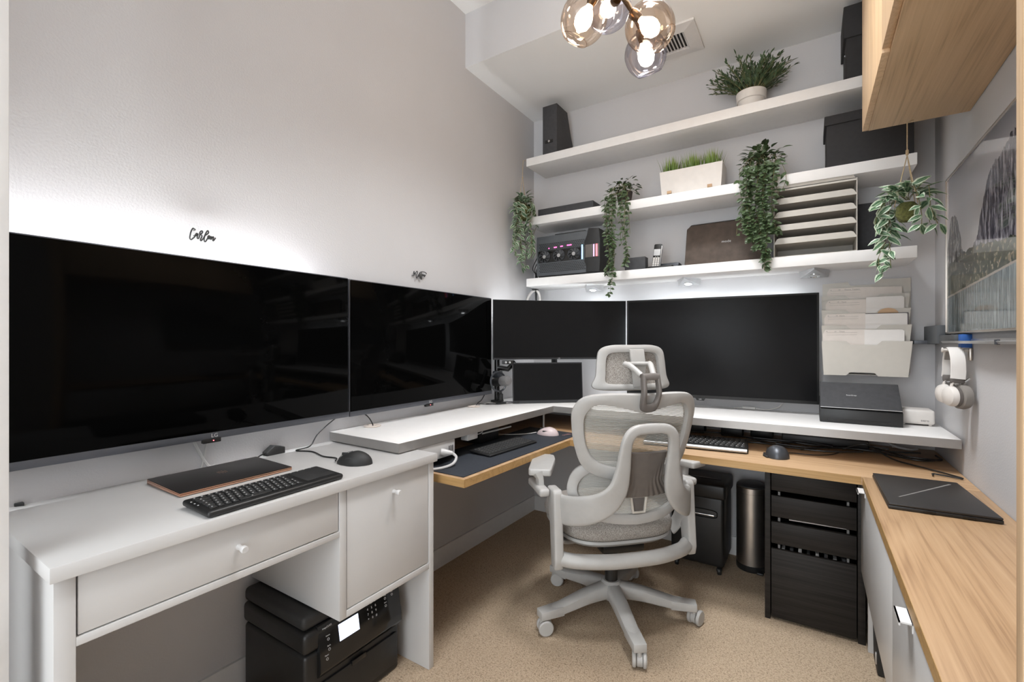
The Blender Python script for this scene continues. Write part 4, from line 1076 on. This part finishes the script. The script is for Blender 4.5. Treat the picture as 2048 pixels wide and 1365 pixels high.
for r in range(5):
    for q in range(3): k.box((-.018+q*.0125, -.0138, .006+r*.0105), (-.0075+q*.0125, -.0115, .0145+r*.0105), .001, 1)
k.build('keypad', 'paper', h)
MB(m).box((.0195, -.011, .006), (.0232, .012, .125), .0015).build('side_trim', 'alu', h)
MB(m).lathe([(.006, 0), (.008, 0), (.008, .001), (.006, .001)], (0, -.0122, .0595), (0, -1, 0), 16, True).build('dial_ring', 'chrome', h)
t = thing('portfolio_case', 'brown canvas laptop sleeve leaning on the wall on the bottom shelf', 'case', (1.19, -.08, Z1))
m = Matrix.Translation((1.195, -.125, Z1+.001)) @ Matrix.Rotation(R(-14), 4, 'X')
pts = [(-.185, .0), (.185, 0), (.188, .235), (.170, .252), (-.160, .250), (-.183, .232)]
MB(m).prism(pts, lambda p, q, s: (p, s*.022, q), .006, 3).build('sleeve', 'leather', t)
MB(m).prism([(-.186, .226), (.189, .229), (.172, .258), (-.162, .256)], lambda p, q, s: (p, .003+s*.021, q), .006, 3).build('top_seam', 'blackm', t)
MB(m).text('mode', .020, Matrix.Translation((.02, -.0008, .135)) @ Matrix.Rotation(PI/2, 4, 'X')).build('lettering', 'mark', t, 0)
# paper sorter
t = thing('paper_sorter', 'white six tier letter tray on the bottom shelf', 'letter tray', (1.60, -.12, Z1))
for x in (1.440, 1.7525): MB().box((x, -.243, Z1+.001), (x+.003, -.02, Z1+.318), .0008).build('side_panel', 'rackmetal', t)
MB().box((1.443, -.023, Z1+.001), (1.7525, -.02, Z1+.318)).build('back_panel', 'rackmetal', t)
MB().box((1.443, -.243, Z1+.315), (1.7525, -.02, Z1+.318)).build('top_panel', 'rackmetal', t)
for k in range(6):
    z = Z1+.003+k*.0625*.985 if k else Z1+.002
    tr = MB().box((1.443, -.238, z), (1.7525, -.023, z+.002))
    if k:
        tr.prism([(1.4435, -.004), (1.7520, -.004), (1.7520, .002), (1.742, .0195), (1.733, .0235), (1.462, .0235), (1.453, .0195), (1.4435, .002)], lambda p, q, s: (p, -.243+s*.002, z+q))
    tr.build('tray', 'rackmetal', t)
for k, (z, n) in enumerate(((.063, .012), (.125, .008), (.187, .018), (.249, .006))):
    tag(MB().rbox((1.595, -.125, Z1+z+.0065+n/2), (.27, .19, n), .01*k-.012).build('paper_stack', 'manila' if k % 2 else 'paper'),
        ('paper stack in the second slot from the bottom of the white letter tray', 'thin paper stack in the third slot from the bottom of the white letter tray', 'thick paper stack in the fourth slot from the bottom of the white letter tray', 'paper stack just under the top slot of the white letter tray')[k], 'paper')
t = thing('folder_box', 'dark upright binder behind the right side of the white letter tray', 'binder', (1.81, -.06, Z1))
MB().box((1.758, -.13, Z1+.001), (1.766, -.03, Z1+.25), .001).box((1.766, -.095, Z1+.001), (1.868, -.03, Z1+.235), .002).build('binder', 'cartonlt', t)

# ------------------------------------------------------------------ wall file rack
t = thing('file_rack', 'cream five pocket file rack on the back wall right of the monitors', 'file rack', (1.79, -.05, .98))
def tab(zlo, zhi, x0, x1, dip=.017):
    xa, xb = x0+.30*(x1-x0), x0+.66*(x1-x0)
    return [(x0+.006, zlo), (x1-.014, zlo), (x1, zhi), (xb+.006, zhi), (xb-.012, zhi-dip), (xa+.012, zhi-dip), (xa-.006, zhi), (x0-.002, zhi)]
MB().box((1.640, -.012, 1.0), (1.955, 0, 1.40)).build('back_plate', 'rackmetal', t)
MB().prism([(1.634, 1.00), (1.962, 1.00), (1.964, 1.428), (1.850, 1.430), (1.835, 1.408), (1.745, 1.406), (1.735, 1.424), (1.634, 1.420)], lambda p, q, s: (p, -.014-s*.002, q)).build('pocket', 'rackmetal', t)
tops = [1.358, 1.290, 1.216, 1.143]
for k, zt in enumerate(tops):
    y = -.045-.022*k
    zlo = zt-.158 if k < 3 else .982
    poly = tab(zlo, zt, 1.631, 1.957)
    if k == 3:
        xa, xb = 1.729, 1.833
        poly = [(1.637, .985), (xa-.006, .985), (xa+.008, 1.000), (xb-.008, 1.000), (xb+.006, .985), (1.942, .985)]+poly[2:]
    MB().prism(poly, lambda p, q, s: (p, y-s*.0018+.015*max(0, zt-.01-q), q)).build('pocket', 'rackmetal', t)
    MB().box((1.640, y+.016, zt-.155), (1.950, -.013, zt-.152)).build('pocket_floor', 'rackmetal', t)
fold = [('plain cream folder with ruled label in the top pocket of the file rack', 1.395), ('cream folder in the second pocket of the file rack', 1.336), ('cream folder in the middle pocket of the file rack', 1.270), ('cream folder in the front pocket of the file rack', 1.196)]
words = ['Finance  Trackers', 'Taxes', 'Home', 'Travel']
for k, (lab, zt) in enumerate(fold):
    y = -.0375-.022*k; xs = 1.652-.006*k
    f = thing('folder', lab, 'folder', (1.78, y, zt-.15))
    MB().prism([(xs, zt-.15), (1.93, zt-.15), (1.93, zt-.006), (1.79, zt), (xs+.010, zt), (xs, zt-.02)], lambda p, q, s: (p, y-.002+s*.002, q)).build('cover', 'manila', f)
    g = MB()
    for zz in (zt-.014, zt-.024): g.box((xs+.014, y-.0024, zz), (xs+.13, y-.0019, zz+.0006))
    g.text('19', .008, face_my(xs+.048, y-.0022, zt-.009), .0002); g.text(words[k], .008, face_my(xs+.06+.0022*len(words[k]), y-.0022, zt-.009), .0002)
    g.box((xs+.0135, y-.0024, zt-.009), (xs+.018, y-.0019, zt-.007))
    g.build('ruled_label', 'markdim', f, 0)
sh = [('white sheet behind the second folder of the file rack', 1.345, 1.80, 1.935, -.0635), ('tan envelope with a round window edge in the middle pocket', 1.292, 1.838, 1.915, -.0795), ('lilac edged white sheet in the middle pocket of the file rack', 1.268, 1.795, 1.944, -.0855), ('white sheet in the front pocket of the file rack', 1.194, 1.79, 1.93, -.1075)]
for k, (lab, zt, xa, xb, y) in enumerate(sh):
    if k == 1:
        cyl = [(xa+(xb-xa)*(.5-.5*math.cos(i/12*PI)), zt-.03+.030*math.sin(i/12*PI)) for i in range(13)]+[(xb, zt-.10), (xa, zt-.10)]
        o = MB().prism(cyl[::-1], lambda p, q, s: (p, y+s*.0008, q)).build('envelope', 'oakx')
    else:
        o = MB().prism([(xa, zt-.12), (xb, zt-.12), (xb, zt-.008), (xb-.008, zt), (xa, zt)], lambda p, q, s: (p, y+s*.0008, q)).build('paper_sheet', 'paper')
        if k == 2: MB().box((xa, y-.0006, zt-.0012), (xb+.001, y+.0008, zt+.0012)).box((xb-.001, y-.0006, zt-.10), (xb+.002, y+.0008, zt+.001)).build('dark_border', 'ink', o)
    tag(o, lab, 'paper')

# scanner, router
t = thing('document_scanner', 'black folded document scanner on the riser below the file rack', 'scanner', (1.76, -.2, ZR))
x0, x1 = 1.619, 1.903
MB().prism([(-.285, .001), (-.285, .058), (-.275, .064), (-.12, .10), (-.12, .001)], lambda p, q, s: (x0+s*(x1-x0), p, ZR+q), .003).build('body', 'black', t)
MB().prism([(-.287, .068), (-.283, .072), (-.165, .168), (-.150, .164), (-.118, .105), (-.27, .062)], lambda p, q, s: (x0+.002+s*(x1-x0-.004), p, ZR+q), .003).build('lid', 'cartonlt', t)
MB().tube([(x0+.003, -.2868, ZR+.067), (x1-.003, -.2868, ZR+.067)], .0016, 6).build('trim_line', 'alu', t)
MB().box((x0+.03, -.2865, ZR+.010), (x1-.03, -.284, ZR+.018)).build('paper_slot', 'gloss', t)
al = math.atan2(.096, .118)
MB().text('ScanSnap', .010, Matrix.Translation((1.735, -.2285, ZR+.1175)) @ Matrix.Rotation(al, 4, 'X'), .0003).build('lettering', 'mark', t, 0)
t = thing('router', 'small white router box at the right end of the riser', 'router', (1.965, -.12, ZR))
MB().box((1.908, -.185, ZR+.006), (2.018, -.075, ZR+.066), .010, 3).build('box', 'pot', t)
for x in (1.918, 2.004): MB().cyl((x, -.17, ZR+.0003), (x, -.17, ZR+.008), .006, 10).build('foot', 'pot', t)
MB().text('eero', .014, face_my(1.985, -.1853, ZR+.023)).build('lettering', 'markdim', t, 0)
MB().tube(catmull([(2.018, -.10, ZR+.02), (2.030, -.10, ZR+.01), (2.034, -.07, ZR+.004)], 5), .003, 6).build('lead', 'pot', t)

# ------------------------------------------------------------------ right wall: picture board, ledge, headphones
t = thing('picture_board', 'glossy framed mountain and lake print on the right wall', 'picture', (2.04, -.75, 1.47))
MB().box((2.034, -1.36, 1.176), (XW-.001, -.285, 1.768)).build('print', 'art', t, 0)
fr = MB()
for lo, hi in (((2.030, -1.362, 1.170), (XW-.0005, -.279, 1.177)), ((2.030, -1.362, 1.767), (XW-.0005, -.279, 1.774)), ((2.030, -.286, 1.170), (XW-.0005, -.279, 1.774))): fr.box(lo, hi, .001)
fr.build('frame', 'steel', t)
t = thing('marker_tray', 'narrow aluminium tray below the mountain print', 'tray', (2.03, -.75, 1.14))
MB().prism([(XW-.0005, 1.150), (XW-.004, 1.150), (XW-.004, 1.140), (2.008, 1.138), (2.004, 1.143), (2.001, 1.141), (2.006, 1.134), (XW-.0005, 1.134)], lambda p, q, s: (p, -1.35+s*.98, q)).build('tray', 'alu', t)
MB().box((2.001, -.99, 1.132), (2.010, -.975, 1.146), .001).build('joint', 'slate', t)
t = thing('wall_ledge', 'dark metal ledge box in the corner below the mountain print', 'ledge', (2.0, -.15, 1.13))
MB().box((2.006, -.278, 1.132), (XW-.0005, -.03, 1.206), .001).box((2.012, -.513, 1.132), (XW-.0005, -.278, 1.166), .001).build('box', 'pcgrey', t)
MB().box((1.962, -.105, 1.130), (2.040, -.0005, 1.146), .001).build('ledge', 'slate', t)
tag(MB().box((2.020, -.560, 1.1195), (XW-.0003, -.522, 1.166), .001).build('card_pack', 'blue'), 'blue card pack tucked under the mountain print above the headphones', 'card')
yh = -.557
t = thing('headphone_hook', 'white and steel wall hook holding the headphones', 'hook', (2.04, yh, 1.12))
MB().box((XW-.010, yh-.014, 1.075), (XW-.0005, yh+.014, 1.1185), .003).build('plate', 'steel', t)
MB().cyl((XW-.008, yh, 1.111), (1.972, yh, 1.111), .005, 12).lathe([(0, 0), (.0085, 0), (.0085, .004), (0, .005)], (1.974, yh, 1.111), (-1, 0, 0), 14).build('peg', 'pot', t)
t = thing('headphones', 'white over-ear headphones hanging from the wall hook', 'headphones', (2.0, yh, 1.0))
P = []; bw = .018
band = []
for k in range(21):
    a = PI*k/20; P.append(Vector((2.002, yh-.060*math.cos(a)*(1 if math.sin(a) < .6 else .98), 1.040+.079*math.sin(a)**.85)))
P = [Vector((2.0, yh-.062, 1.015))]+P+[Vector((2.0, yh+.062, 1.015))]
MB().ribbon(P, [.0195]*len(P), [.0028]*len(P), lambda i: (0, (P[i].y-yh), (P[i].z-1.03)+1e-4)).build('headband', 'paper', t)
Pi = [Vector((p.x, yh+(p.y-yh)*.90, 1.03+(p.z-1.03)*.93)) for p in P[4:-4]]
MB().ribbon(Pi, [.0165]*len(Pi), [.0035]*len(Pi), lambda i: (0, (Pi[i].y-yh), (Pi[i].z-1.03)+1e-4)).build('headband_pad', 'cushion', t)
for sgn in (-1, 1):
    y = yh+sgn*.052
    MB().box((1.982, y-.004, 1.000), (2.020, y+.004, 1.022), .003).build('slider', 'chairdk', t)
    MB().tube([(1.984, y, 1.004), (2.001, y-.004*sgn, .985), (2.018, y, 1.004)], .003, 6).build('yoke', 'chairdk', t)
    MB().tube([(2.018, y-.006, 1.006), (2.030, y-.006, 1.018)], .0035, 6).build('lever', 'chrome', t)
    cup = Vector((1.990, y, .955))
    axx = Vector((-1, -.35, 0)).normalized()
    e = MB().lathe([(0, .024), (.016, .023), (.030, .016), (.034, .006), (.034, 0)], cup, axx, 28).build('ear_cup', 'pot', t)
    MB().lathe([(.034, 0), (.0345, -.010), (.033, -.011)], cup, axx, 28).build('cup_band', 'chairdk', e)
    MB().lathe([(.033, -.010), (.041, -.014), (.043, -.026), (.040, -.036), (.026, -.040), (.022, -.030), (0, -.024)], cup, axx, 28).build('ear_pad', 'cushion', e)
    MB().tube([(1.985, y, .988), (1.990, y, 1.004)], .004, 6).build('pivot', 'pot', t)

# ceiling vent
t = thing('ceiling_vent', 'white square air vent in the lowered ceiling', 'vent', (1.01, -.365, ZS))
cx, cy, hs = 1.005, -.362, .128
MB().add([(cx-hs, cy-hs, ZS-.0005), (cx+hs, cy-hs, ZS-.0005), (cx+hs, cy+hs, ZS-.0005), (cx-hs, cy+hs, ZS-.0005),
          (cx-hs, cy-hs, ZS-.010), (cx+hs, cy-hs, ZS-.010), (cx+hs, cy+hs, ZS-.010), (cx-hs, cy+hs, ZS-.010),
          (cx-.07, cy-.07, ZS-.016), (cx+.07, cy-.07, ZS-.016), (cx+.07, cy+.07, ZS-.016), (cx-.07, cy+.07, ZS-.016),
          (cx-.07, cy-.07, ZS-.002), (cx+.07, cy-.07, ZS-.002), (cx+.07, cy+.07, ZS-.002), (cx-.07, cy+.07, ZS-.002)],
         [[k, (k+1) % 4, 4+(k+1) % 4, 4+k] for k in range(4)]+[[4+k, 4+(k+1) % 4, 8+(k+1) % 4, 8+k] for k in range(4)]+[[8+k, 8+(k+1) % 4, 12+(k+1) % 4, 12+k] for k in range(4)]+[[12, 13, 14, 15]]).build('frame', 'trim', t, 0)
s = MB()
for k in range(9):
    x = cx-.064+k*.016; s.rbox((x, cy, ZS-.010), (.011, .138, .0012), tilt=('Y', R(38)))
s.build('louver', 'trim', t, 0)
MB().box((cx-.069, cy-.069, ZS-.004), (cx+.069, cy+.069, ZS-.0025)).build('duct_opening', 'blackm', t)

# ------------------------------------------------------------------ chandelier
t = thing('chandelier', 'cluster chandelier of smoked glass globes with glowing bulbs', 'ceiling light', (1.03, -1.2, ZC))
hub = Vector((1.035, -1.17, 2.335))
MB().lathe([(0, -.001), (.06, -.001), (.06, -.02), (.055, -.025), (0, -.025)], (hub.x, hub.y, ZC), n=28).build('ceiling_rose', 'brass', t)
MB().cyl(hub, (hub.x, hub.y, ZC-.02), .007, 10).build('stem', 'brass', t)
def globe(neck, dirv, r, mat, bulb=True, warm=True):
    """teardrop shade: closed round end at the socket side, open mouth at the far end"""
    n = Vector(neck); d = Vector(dirv).normalized()
    MB().tube([hub, hub.lerp(n, .5)+Vector((0, 0, .012)), n], .0062, 8).build('arm', 'brass', t)
    MB().lathe([(0, -.012), (.016, -.010), (.019, .004), (.017, .020), (.013, .034), (0, .036)], n, d, 18).build('socket', 'brass', t)
    prof = []
    for k in range(19):
        a = .20+(2.52-.20)*k/18; prof.append((r*math.sin(a)*(1.0 if a < PI/2 else .985), r*(1-math.cos(a))*1.06-.005))
    MB().lathe(prof, n, d, 40).build('glass_globe', mat, t, 80)
    rm = prof[-1]
    MB().tube([n+d*rm[1]+rm[0]*(math.cos(k/36*2*PI)*d.orthogonal().normalized()+math.sin(k/36*2*PI)*d.cross(d.orthogonal().normalized())) for k in range(36)], .0012, 6, True).build('rim', mat, t)
    c = n+d*.030
    MB().lathe([(.010, 0), (.012, .010), (.020, .024), (.0285, .042), (.0295, .056), (.024, .074), (.013, .084), (0, .087)], c, d, 24).build('bulb', 'warmwhite', t, label='glowing warm bulb')
for c, d, r, m in (((.937, -1.280, 2.236), (-.42, -.05, -.80), .079, 'amber'), ((.954, -1.101, 2.374), (-.55, .60, .25), .082, 'smoke'),
                   ((1.124, -1.152, 2.214), (.62, .10, -.70), .081, 'amber'), ((1.071, -1.023, 2.205), (.05, .62, -.80), .076, 'smoke'), ((1.02, -1.36, 2.43), (-.15, -.7, .55), .076, 'amber')):
    d = Vector(d).normalized(); globe(Vector(c)-d*r, d, r, m)

# ------------------------------------------------------------------ office chair
HB = Vector((.885, -.885, 0)); RZ = R(46)
CM = Matrix.Translation(HB) @ Matrix.Rotation(RZ, 4, 'Z') @ Matrix(((1, 0, 0, 0), (0, -1, 0, 0), (0, 0, 1, 0), (0, 0, 0, 1)))   # (right, rear, up)
t = thing('office_chair', 'light grey mesh ergonomic office chair on a five-star base', 'chair', HB, RZ)
def CB(): return MB(CM)
WM = Matrix.Translation(HB)
sb = MB(WM); sb.lathe([(0, .075), (.036, .075), (.042, .10), (.042, .142), (.034, .150), (0, .150)], n=28)
for k in range(5):
    an = R(90+72*k+2); d = Vector((math.cos(an), math.sin(an), 0))
    P = catmull([d*.02+Vector((0, 0, .112)), d*.12+Vector((0, 0, .104)), d*.24+Vector((0, 0, .083)), d*.322+Vector((0, 0, .074))], 5); n = len(P)
    sb.ribbon(P, [.031-.007*i/(n-1) for i in range(n)], [.034-.020*i/(n-1) for i in range(n)], lambda i: (0, 0, 1))
    sb.prism([(.235, -.026), (.335, -.024), (.335, .024), (.235, .026)], lambda p, q, s: d*p+Vector((-d.y, d.x, 0))*q+Vector((0, 0, .062+s*(.037-.06*(p-.235)))), .004)
sb.build('star_base', 'chair', t)
for k in range(5):
    an = R(90+72*k+2); d = Vector((math.cos(an), math.sin(an), 0)); c = HB+d*.325
    ra = R((60, -70, -48, 20, -15)[k]); w = Vector((math.cos(ra), math.sin(ra), 0)); o = c+Vector((-w.y, w.x, 0))*.014
    ca = MB().cyl(c+Vector((0, 0, .045)), c+Vector((0, 0, .072)), .008, 10).lathe([(.012, -.009), (.026, -.009), (.026, .009), (.012, .009)], o+Vector((0, 0, .030)), w, 20, True).build('caster', 'chair', t)
    for sg in (-1, 1):
        MB().lathe([(0, .010), (.024, .010), (.0295, .014), (.0298, .021), (.026, .025), (0, .0255)], o+Vector((0, 0, .030)), w*sg, 26).build('wheel', 'chair', ca)
CB().cyl((0, 0, .145), (0, 0, .36), .018, 18).cyl((0, 0, .145), (0, 0, .27), .026, 18).build('gas_lift', 'black', t)
CB().box((-.09, -.12, .308), (.09, .12, .349), .012).build('tilt_mechanism', 'black', t)
def super_pt(a, ax, ay, e=.62):
    ca, sa = math.cos(a), math.sin(a)
    return (ax*math.copysign(abs(ca)**e, ca), ay*math.copysign(abs(sa)**e, sa))
def slab_round(mb, prof, cy, e=.62, n=44, sag=0):
    V = []; F = []; L = len(prof)
    for (sc_x, sc_y, z) in prof:
        for k in range(n):
            x, y = super_pt(2*PI*k/n, sc_x, sc_y, e); V.append((x, cy+y, z+sag*(y/.25)**2*(1 if y > 0 else -1)))
    for i in range(L-1):
        for k in range(n): F.append([i*n+k, i*n+(k+1) % n, (i+1)*n+(k+1) % n, (i+1)*n+k])
    F.append(list(range(n))[::-1]); F.append([(L-1)*n+k for k in range(n)])
    return mb.add(V, F)
slab_round(CB(), [(.19, .19, .348), (.222, .218, .358), (.234, .230, .370), (.232, .228, .380)], -.06).build('seat_pan', 'chair', t)
slab_round(CB(), [(.228, .226, .381), (.240, .238, .392), (.243, .241, .415), (.234, .232, .436), (.205, .203, .449), (.12, .12, .455), (.02, .02, .455)], -.06).build('seat', 'fabric', t, 60)
# side brackets, rear bar, under-seat arms
for sg in (-1, 1):
    CB().prism([(.105, .292), (.150, .286), (.158, .32), (.146, .48), (.140, .572), (.128, .582), (.058, .580), (.050, .555), (.085, .44)], lambda p, q, s: (sg*(.262+s*.036), p, q), .008, 3).build('side_bracket', 'chair', t)
    CB().ribbon(catmull([(sg*.268, .09, .45), (sg*.264, .06, .385), (sg*.235, .03, .345), (sg*.16, .0, .332), (sg*.07, -.01, .330)], 5), [.030]*21, [.008]*21, lambda i: (0, 0, 1) if i > 8 else (1, 0, 0)).build('arm_support', 'chair', t)
    CB().box((sg*.318-.024, -.07, .548), (sg*.318+.018, .105, .578), .010, 3).build('armrest_carrier', 'chair', t)
    CB().ribbon([(sg*.318, .030, .56), (sg*.320, .030, .60), (sg*.326, .022, .618)], [.014, .014, .020], [.024, .024, .034], lambda i: (0, 1, 0)).build('armrest_post', 'chair', t)
    pr = CB(); pts = [(-.040, .055), (.040, .055), (.046, .045), (.050, -.13), (.042, -.19), (.020, -.205), (-.020, -.205), (-.042, -.19), (-.050, -.13), (-.046, .045)]
    pu, pw = (-.278, 0) if sg < 0 else (.318, .035)
    sn, cn = math.sin(R(22))*sg, math.cos(R(22))
    pr.prism(pts, lambda p, q, s: (pu+p*cn+(q+.07)*sn, pw-.07+(q+.07)*cn-p*sn, .612+s*.027), .009, 3)
    pr.build('armrest_pad', 'chair', t)
Pb = catmull([(-.270, .125, .322), (-.22, .165, .322), (-.11, .205, .326), (0, .215, .328), (.11, .205, .326), (.22, .165, .322), (.270, .125, .322)], 5)
CB().tube(Pb, .027, 14).build('rear_bar', 'chair', t)
# backrest ring
def mirror(half):
    pts = catmull([(u, z, 0) for u, z in half], 5)
    pts = [(p.x, p.y) for p in pts]
    return pts + [(-u, z) for u, z in pts[-2:0:-1]]
def backsurf(w0, w1, z0, z1, curve):
    def f(u, z):
        s = (z-z0)/(z1-z0); w = w0+(w1-w0)*s - curve*(u/.25)**2
        p = Vector((u, w, z)); n = Vector((2*curve*u/.0625, 1, -(w1-w0)/(z1-z0))).normalized()
        return p, n
    return f
fb = backsurf(.215, .285, .63, .95, .075)
Bo = mirror([(0, .955), (.12, .957), (.210, .944), (.246, .900), (.247, .84), (.230, .75), (.196, .675), (.12, .637), (0, .628)])
Bi = mirror([(0, .880), (.085, .903), (.165, .914), (.200, .880), (.204, .83), (.190, .755), (.158, .705), (.095, .680), (0, .674)])
CB().ring(Bo, Bi, fb, .014).build('back_frame', 'chair', t, 50)
CB().fan([(u*1.03, z+(.004 if z > .78 else -.004)) for u, z in Bi], fb, 8, -.004).build('back_mesh', 'mesh', t, 60, recalc=False)
fl_ = backsurf(.215, .205, .46, .68, .085)
Lo = mirror([(0, .695), (.14, .695), (.212, .665), (.240, .61), (.238, .555), (.205, .502), (.12, .470), (0, .460)])
Li = mirror([(0, .668), (.12, .668), (.178, .640), (.204, .605), (.202, .565), (.172, .530), (.10, .507), (0, .500)])
CB().ring(Lo, Li, fl_, .013).build('lumbar_frame', 'chair', t, 50)
CB().fan([(u*1.03, z) for u, z in Li], fl_, 6, -.004).build('lumbar_mesh', 'mesh', t, 60, recalc=False)
# yoke behind the back
Yh = [(-.268, .128, .512), (-.252, .165, .514), (-.205, .222, .530), (-.150, .262, .562), (-.112, .284, .612), (-.098, .298, .68), (-.094, .312, .76), (-.086, .322, .806), (-.060, .327, .832), (0, .329, .838)]
hw = [.056, .056, .053, .047, .038, .028, .021, .019, .018, .018]; ht = [.009, .009, .010, .011, .012, .012, .012, .012, .012, .012]
Yp = Yh+[(-a, b, c) for a, b, c in Yh[-2::-1]]; hw = hw+hw[-2::-1]; ht = ht+ht[-2::-1]
Yc = catmull(Yp, 4); 
def ex(l): return [l[min(i//4, len(l)-1)]+(l[min(i//4+1, len(l)-1)]-l[min(i//4, len(l)-1)])*((i % 4)/4) for i in range(len(Yc))]
def ydir(i):
    p = Yc[i]; k = min(1, max(0, (abs(p.x)-.11)/.15))
    return Vector((math.copysign(k*.75, p.x), 1-.35*k, .0))
CB().ribbon(Yc, ex(hw), ex(ht), ydir, 14).build('yoke', 'alu' if False else 'chair', t, 60)
# taupe flexible lumbar web inside the yoke
def web(a, b, o):
    z = .745-.175*b; hwid = .078+.052*max(0, b-.62)**1.3*3.2
    u = (2*a-1)*hwid; w = .300-.060*b-.010*(2*a-1)**2
    rib = .0025*math.sin(abs(2*a-1)*34)*min(1, max(0, (b+.9*abs(2*a-1)-.95)*2.5))
    return (u, w+rib+o, z+.010*(2*a-1)**2*b)
wb = CB(); wb.grid(lambda a, b: web(a, b, .004), 60, 18); wb.grid(lambda a, b: web(1-a, b, -.004), 60, 18)
wb.tube([web(i/30, 0, 0) for i in range(31)], .0055, 6)
wb.build('lumbar_web', 'chairdk', t, 60, recalc=False)
CB().ring([(-.036, .568), (.036, .568), (.026, .508), (-.026, .508)], [(-.026, .566), (.026, .566), (.019, .516), (-.019, .516)], lambda u, z: (Vector((u, .232, z)), Vector((0, 1, 0))), .005).build('buckle_frame', 'rackmetal', t, 30)
CB().box((-.027, .224, .513), (.027, .230, .567), .002).build('buckle_plate', 'chairdk', t)
# headrest
fh = backsurf(.205, .190, .955, 1.12, .085)
Ho = mirror([(0, 1.128), (.085, 1.127), (.128, 1.110), (.140, 1.07), (.146, 1.01), (.160, .972), (.120, .958), (0, .958)])
Hi = mirror([(0, 1.098), (.070, 1.098), (.098, 1.088), (.106, 1.06), (.108, 1.02), (.108, .990), (.085, .982), (0, .982)])
CB().ring(Ho, Hi, fh, .011).build('headrest_frame', 'chair', t, 50)
hc = CB(); hc.fan([(u*1.05, 1.04+(z-1.04)*1.05) for u, z in Hi], fh, 6, -.006); hc.fan([(u*.93, 1.043+(z-1.043)*.93) for u, z in Ho], fh, 6, -.035)
hc.ring([(u*.95, 1.043+(z-1.043)*.95) for u, z in Ho], [(u*.80, 1.043+(z-1.043)*.80) for u, z in Ho], lambda u, z: (fh(u, z)[0]-fh(u, z)[1]*.020, fh(u, z)[1]), .013)
hc.build('headrest_cushion', 'fabric', t, 60, recalc=False)
CB().prism([(-.028, 1.112), (.030, 1.112), (.034, 1.05), (.030, .972), (-.012, .970), (-.022, 1.04)], lambda p, q, s: (p, .208+s*.010+.010*(1-abs(q-1.04)/.075), q), .003).build('headrest_plate', 'chair', t)
for sg in (-1, 1):
    CB().tube(catmull([(sg*.050, .222, 1.058), (sg*.040, .250, 1.050), (sg*.024, .296, 1.020)], 5), .0105, 12).build('headrest_link', 'chair', t)
CB().cyl((-.055, .222, 1.058), (.055, .222, 1.058), .008, 12).build('headrest_pivot', 'chair', t)
Ro = [(-.030, 1.018), (-.022, 1.028), (.030, 1.028), (.038, 1.018), (.036, .950), (.026, .905), (.010, .892), (-.020, .892), (-.034, .905), (-.036, .950)]
Ri = [(-.016, 1.000), (-.012, 1.004), (.020, 1.004), (.024, 1.000), (.023, .955), (.016, .930), (.006, .922), (-.012, .922), (-.019, .930), (-.020, .955)]
def sm(l): return [(p.x, p.y) for p in catmull([(a, b, 0) for a, b in l], 4, True)]
CB().ring(sm(Ro), sm(Ri), lambda u, z: (Vector((u, .305+.018*(1-abs(z-.96)/.07), z)), Vector((0, 1, 0))), .013).build('neck_bracket', 'chairdk', t, 50)

# ------------------------------------------------------------------ light
w = bpy.data.worlds.new('ambient_fill'); scene.world = w; w.use_nodes = True  # even background added as frontal fill through the open end of the room
bg = w.node_tree.nodes['Background']; bg.inputs['Color'].default_value = (.90, .955, 1.0, 1); bg.inputs['Strength'].default_value = 2.4

def lamp(name, kind, loc, energy, col, size=.1, rot=None, **kw):
    l = bpy.data.lights.new(name, kind); l.energy = energy; l.color = col
    if kind == 'AREA': l.size = size
    else: l.shadow_soft_size = size
    for k, v in kw.items(): setattr(l, k, v)
    o = bpy.data.objects.new(name, l); o.location = loc; COL.objects.link(o)
    if rot: o.rotation_euler = rot
    return o
# unseen overhead fill lamps, added to brighten level surfaces; no fixtures there
for p in ((1.15, -1.0, 9.5), (1.30, -1.65, 6.0)):
    lamp('overhead_fill', 'AREA', (p[0], p[1], ZC-.02), p[2], (.94, .97, 1), .35, spread=R(105))
for x in (.46, 1.02):
    lamp('spotlight_beam', 'SPOT', (x, -.095, 1.452), 1.9, (.94, .97, 1), .02, (R(-8), 0, 0), spot_size=R(120), spot_blend=.7)

# ------------------------------------------------------------------ camera
cam = bpy.data.cameras.new('camera'); co = bpy.data.objects.new('camera', cam); COL.objects.link(co)
cam.sensor_width = 36; cam.lens = 36*925/2048; cam.shift_y = 1.5/2048; cam.clip_start = .02
co.location = (1.583, -2.733, 1.14); co.rotation_euler = (PI/2, 0, math.atan2(596, 925))
scene.camera = co
scene.view_settings.view_transform = 'Standard'; scene.view_settings.look = 'None'
scene.view_settings.gamma = 1; scene.view_settings.use_curve_mapping = False
scene.view_settings.exposure = .9
scene.cycles.use_denoising = True
scene.cycles.max_bounces = 8; scene.cycles.transparent_max_bounces = 16
scene.cycles.caustics_reflective = False; scene.cycles.caustics_refractive = False
scene.cycles.sample_clamp_indirect = 4
